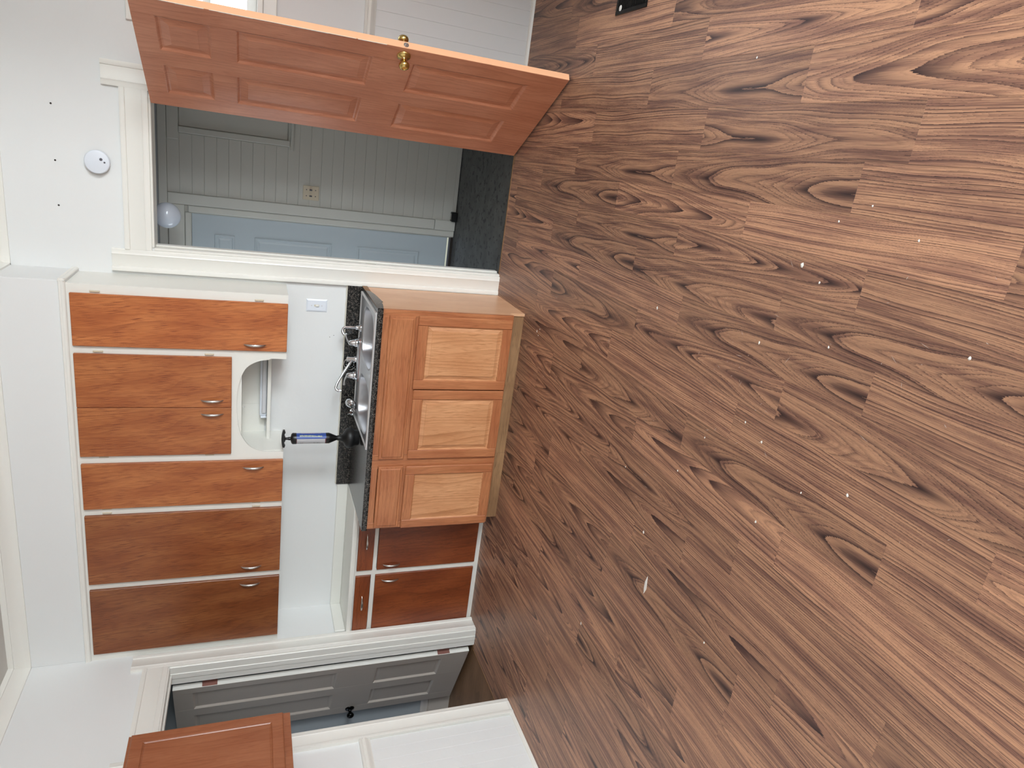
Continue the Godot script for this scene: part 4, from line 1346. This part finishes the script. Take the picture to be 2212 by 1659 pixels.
	part("cup", MB.new().lathe([Vector2(0.0, 0.9235), Vector2(0.046, 0.9235), Vector2(0.050, 0.930), Vector2(0.051, 0.950), Vector2(0.058, 0.958), Vector2(0.064, 0.968), Vector2(0.065, 0.984), Vector2(0.060, 0.998), Vector2(0.046, 1.010), Vector2(0.030, 1.017), Vector2(0.020, 1.026), Vector2(0.0165, 1.040), Vector2(0.0165, 1.052), Vector2(0.0, 1.052)], px, 36), M.rubber, p)
	part("nozzle", MB.new().lathe([Vector2(0.0, 1.050), Vector2(0.0135, 1.050), Vector2(0.0145, 1.060), Vector2(0.031, 1.098), Vector2(0.0335, 1.106), Vector2(0.0335, 1.124), Vector2(0.0, 1.124)], px, 36), M.black, p)
	var lab := MB.new()
	for s in 40:                       # wrap with its own texture coordinates
		var q := []
		for w0: int in [s, s + 1]:
			var a := TAU * w0 / 40.0
			var nn := Vector3(cos(a), 0, sin(a))
			for y: float in [1.122, 1.300]: q.append([px * (nn * 0.0326 + Vector3(0, y, 0)), nn, Vector2((1.300 - y) / 0.178, fposmod(0.88 - w0 / 40.0, 1.0) if w0 != s + 1 else fposmod(0.88 - s / 40.0, 1.0) - 1.0 / 40.0)])
		for ids: Array in [[0, 2, 1], [2, 3, 1]]:
			for i: int in ids:
				lab.v.append(q[i][0])
				lab.n.append(q[i][1])
				lab.t.append(q[i][2])
	part("barrel", lab, M.label, p).set_meta("label", "blue and white printed barrel wrap")
	part("cap", MB.new().lathe([Vector2(0.0, 1.298), Vector2(0.0345, 1.298), Vector2(0.0345, 1.318), Vector2(0.032, 1.323), Vector2(0.026, 1.327), Vector2(0.010, 1.332), Vector2(0.0, 1.332)], px, 32), M.black, p)
	part("rod", MB.new().lathe([Vector2(0.010, 1.330), Vector2(0.011, 1.340), Vector2(0.0085, 1.346), Vector2(0.008, 1.362), Vector2(0.013, 1.368), Vector2(0, 1.368)], px, 16), M.black, p)
	var hp := PackedVector2Array()
	for k in 17:
		var u := -1.0 + k / 8.0
		hp.append(Vector2(1.497 + 0.056 * u, 1.384 - 0.008 * u * u))
	for k in 17:
		var u := 1.0 - k / 8.0
		hp.append(Vector2(1.497 + 0.056 * u, 1.368 - 0.006 * u * u - (0.0035 if k % 4 == 2 else 0.0) + (0.003 if absf(u) > 0.95 else 0.0) - 0.012 * exp(-30.0 * u * u)))
	part("handle", MB.new().prism(hp, 2, 0.335, 0.355), M.black, p)
	part("sticker", MB.new().lathe([Vector2(0, 0.0345), Vector2(0.009, 0.0340), Vector2(0.010, 0.0325)], Transform3D(Basis(Vector3.UP, deg_to_rad(-62)) * Basis(Vector3.RIGHT, PI / 2), px * Vector3(0, 1.112, 0)), 16), M.beige, p)

# ------------------------------------------------------------------ small things
func disc(r: float, h: float, bev: float) -> Array:
	return [Vector2(0, h), Vector2(r - bev, h), Vector2(r - bev * 0.3, h - bev * 0.3), Vector2(r, h - bev), Vector2(r, 0)]

func small_things() -> void:
	var fz := Basis(Vector3.RIGHT, PI / 2)
	var s := thing("smoke_detector", Vector3(2.970, 2.338, 0), "round white smoke detector on the wall above the back doorway", "smoke detector")
	part("base", MB.new().lathe(disc(0.052, 0.012, 0.002), Transform3D(fz, Vector3(2.970, 2.338, 0.0)), 36), M.plastic, s)
	part("cover", MB.new().lathe(disc(0.060, 0.022, 0.006), Transform3D(fz, Vector3(2.970, 2.338, 0.012)), 40), M.plastic, s)
	part("test_button", MB.new().lathe(disc(0.0075, 0.0015, 0.0005), Transform3D(fz, Vector3(2.985, 2.318, 0.034)), 16), M.grey, s)
	part("indicator_hole", MB.new().lathe(disc(0.0048, 0.001, 0.0004), Transform3D(fz, Vector3(2.971, 2.302, 0.034)), 12), M.grey, s)
	var w := thing("light_switch", Vector3(2.2525, 1.182, 0), "white single light switch plate on the wall above the worktop", "light switch")
	var pm := MB.new().rings(2.2125, 1.119, 2.2925, 1.245, 0.0, [Vector2(0, 0.0002), Vector2(0.0, 0.002), Vector2(0.008, 0.0065), Vector2(0.010, 0.0068)])
	part("plate", pm, M.plastic, w)
	part("toggle", B(2.2475, 1.170, 0.0068, 2.2575, 1.190, 0.0155, 0.002), M.trim, w)
	part("toggle_slot", B(2.2465, 1.168, 0.0066, 2.2585, 1.197, 0.0072), M.beige, w)
	for y: float in [1.1515, 1.2130]:
		part("screw", MB.new().lathe([Vector2(0, 0.0012), Vector2(0.0032, 0.001), Vector2(0.0036, 0)], Transform3D(fz, Vector3(2.2525, y, 0.0068)), 10), M.lens, w)
	# floor register
	var g := thing("floor_register", Vector3(4.07, 0, 1.262), "black slotted metal floor register set in the planks by the back wall", "floor register")
	var fr := MB.new()
	fr.box(Vector3(3.972, 0.0, 1.120), Vector3(3.990, 0.006, 1.404), 0.002)
	fr.box(Vector3(4.150, 0.0, 1.120), Vector3(4.168, 0.006, 1.404), 0.002)
	fr.box(Vector3(3.9901, 0.0, 1.120), Vector3(4.1499, 0.006, 1.140), 0.002)
	fr.box(Vector3(3.9901, 0.0, 1.384), Vector3(4.1499, 0.006, 1.404), 0.002)
	part("frame", fr, M.blackmetal, g)
	part("pan", B(3.9902, 0.0, 1.1402, 4.1498, 0.001, 1.3838), M.black, g)
	for k in 20:
		var z := 1.146 + k * 0.0119
		part("slat", B(3.9905, 0.0012, z, 4.1495, 0.005, z + 0.006, 0.001), M.blackmetal, g)
	part("paint_spot", MB.new().lathe([Vector2(0, 0.0068), Vector2(0.011, 0.0066), Vector2(0.013, 0.006)], Transform3D(Basis.IDENTITY, Vector3(3.998, 0, 1.165)), 14), M.chip, g)
	# dried paint crumbs on the planks
	var spots := [[3.087, 2.667, 0.011], [2.776, 1.943, 0.009], [2.507, 3.063, 0.008], [3.706, 2.225, 0.006], [1.124, 1.842, 0.010], [1.855, 2.182, 0.009], [2.811, 2.572, 0.007], [2.880, 2.854, 0.006], [2.248, 2.765, 0.007], [2.432, 2.908, 0.005], [3.051, 2.754, 0.006], [3.285, 2.864, 0.005], [2.349, 0.763, 0.010], [3.231, 2.763, 0.005], [3.216, 3.035, 0.005], [1.693, 2.683, 0.006], [2.538, 2.603, 0.006], [2.507, 2.698, 0.006], [2.975, 3.262, 0.007], [2.33, 0.79, 0.006], [2.37, 0.80, 0.005], [2.05, 1.95, 0.005], [2.21, 2.31, 0.006], [2.40, 2.42, 0.005]]
	rng.seed = 31337
	for q: Array in spots:
		var mb := MB.new()
		var r: float = q[2]
		var a0 := rng.randf() * TAU
		var pts := []
		for k in 7:
			var a := a0 + TAU * k / 7.0
			pts.append(Vector3(q[0] + cos(a) * r * rng.randf_range(0.5, 1.0), 0.0004, q[1] + sin(a) * r * rng.randf_range(0.35, 0.8)))
		for k in 7:
			mb.tri(Vector3(q[0], 0.0022, q[1]), pts[k], pts[(k + 1) % 7], Vector3.UP)
			mb.tri(Vector3(q[0], 0.0002, q[1]), pts[k], pts[(k + 1) % 7], Vector3.DOWN)
		var say := "small white crumb of dried paint lying loose on the plank floor"
		match spots.find(q):
			0: say = "largest rounded white paint flake, out on the open middle of the floor"
			1: say = "bright oval paint flake on the planks, first one beyond the sink cabinet's corner"
			3: say = "white paint crumb lying nearest to the black floor register"
			4: say = "lone white paint crumb nearest to the side hall doorway"
			12: say = "white paint crumb at the front corner of the sink base cabinet"
		single("paint_chip", mb, M.chip, Vector3(q[0], 0, q[1]), say, "paint chip", "paint crumbs on the planks")
	# plaster dust and scuffs, too fine to count
	var du := MB.new()
	rng.seed = 2718
	for c: Array in [[2.42, 0.86, 0.16, 16], [2.05, 1.30, 0.25, 14], [2.55, 2.62, 0.10, 14], [2.20, 2.20, 0.14, 14], [1.95, 2.05, 0.12, 10], [2.72, 2.50, 0.08, 12], [2.35, 2.85, 0.35, 10], [1.70, 1.70, 0.45, 16], [3.00, 3.00, 0.35, 12], [2.70, 1.50, 0.5, 12]]:
		for k: int in c[3]:
			var o := Vector3(c[0] + rng.randfn(0, c[2]), 0.0003, c[1] + rng.randfn(0, c[2]))
			var ang := rng.randf() * TAU if rng.randf() < 0.4 else PI / 2 + rng.randfn(0, 0.5)
			var l := rng.randf_range(0.002, 0.006) if rng.randf() < 0.7 else rng.randf_range(0.008, 0.02)
			var e := Vector3(cos(ang), 0, sin(ang)) * l
			var sd := Vector3(-sin(ang), 0, cos(ang)) * rng.randf_range(0.0005, 0.0012)
			var hgt := Vector3(0, 0.0004, 0)
			du.tri(o - e, o - sd + hgt, o + sd + hgt, Vector3.UP)
			du.tri(o + e, o - sd + hgt, o + sd + hgt, Vector3.UP)
	single("plaster_dust", du, M.dust, Vector3(2.3, 0, 2.0), "fine whitish plaster dust and scuffs scattered over the planks before the sink", "dust", "", "stuff")
	var st := MB.new()
	st.prism(PackedVector2Array([Vector2(1.615, 2.276), Vector2(1.640, 2.270), Vector2(1.668, 2.268), Vector2(1.700, 2.277), Vector2(1.672, 2.282), Vector2(1.640, 2.286)]), 1, 0.0002, 0.0016)
	single("paint_sliver", st, M.chip, Vector3(1.655, 0, 2.277), "long thin white sliver of paint on the planks, largest of the crumbs", "paint chip")
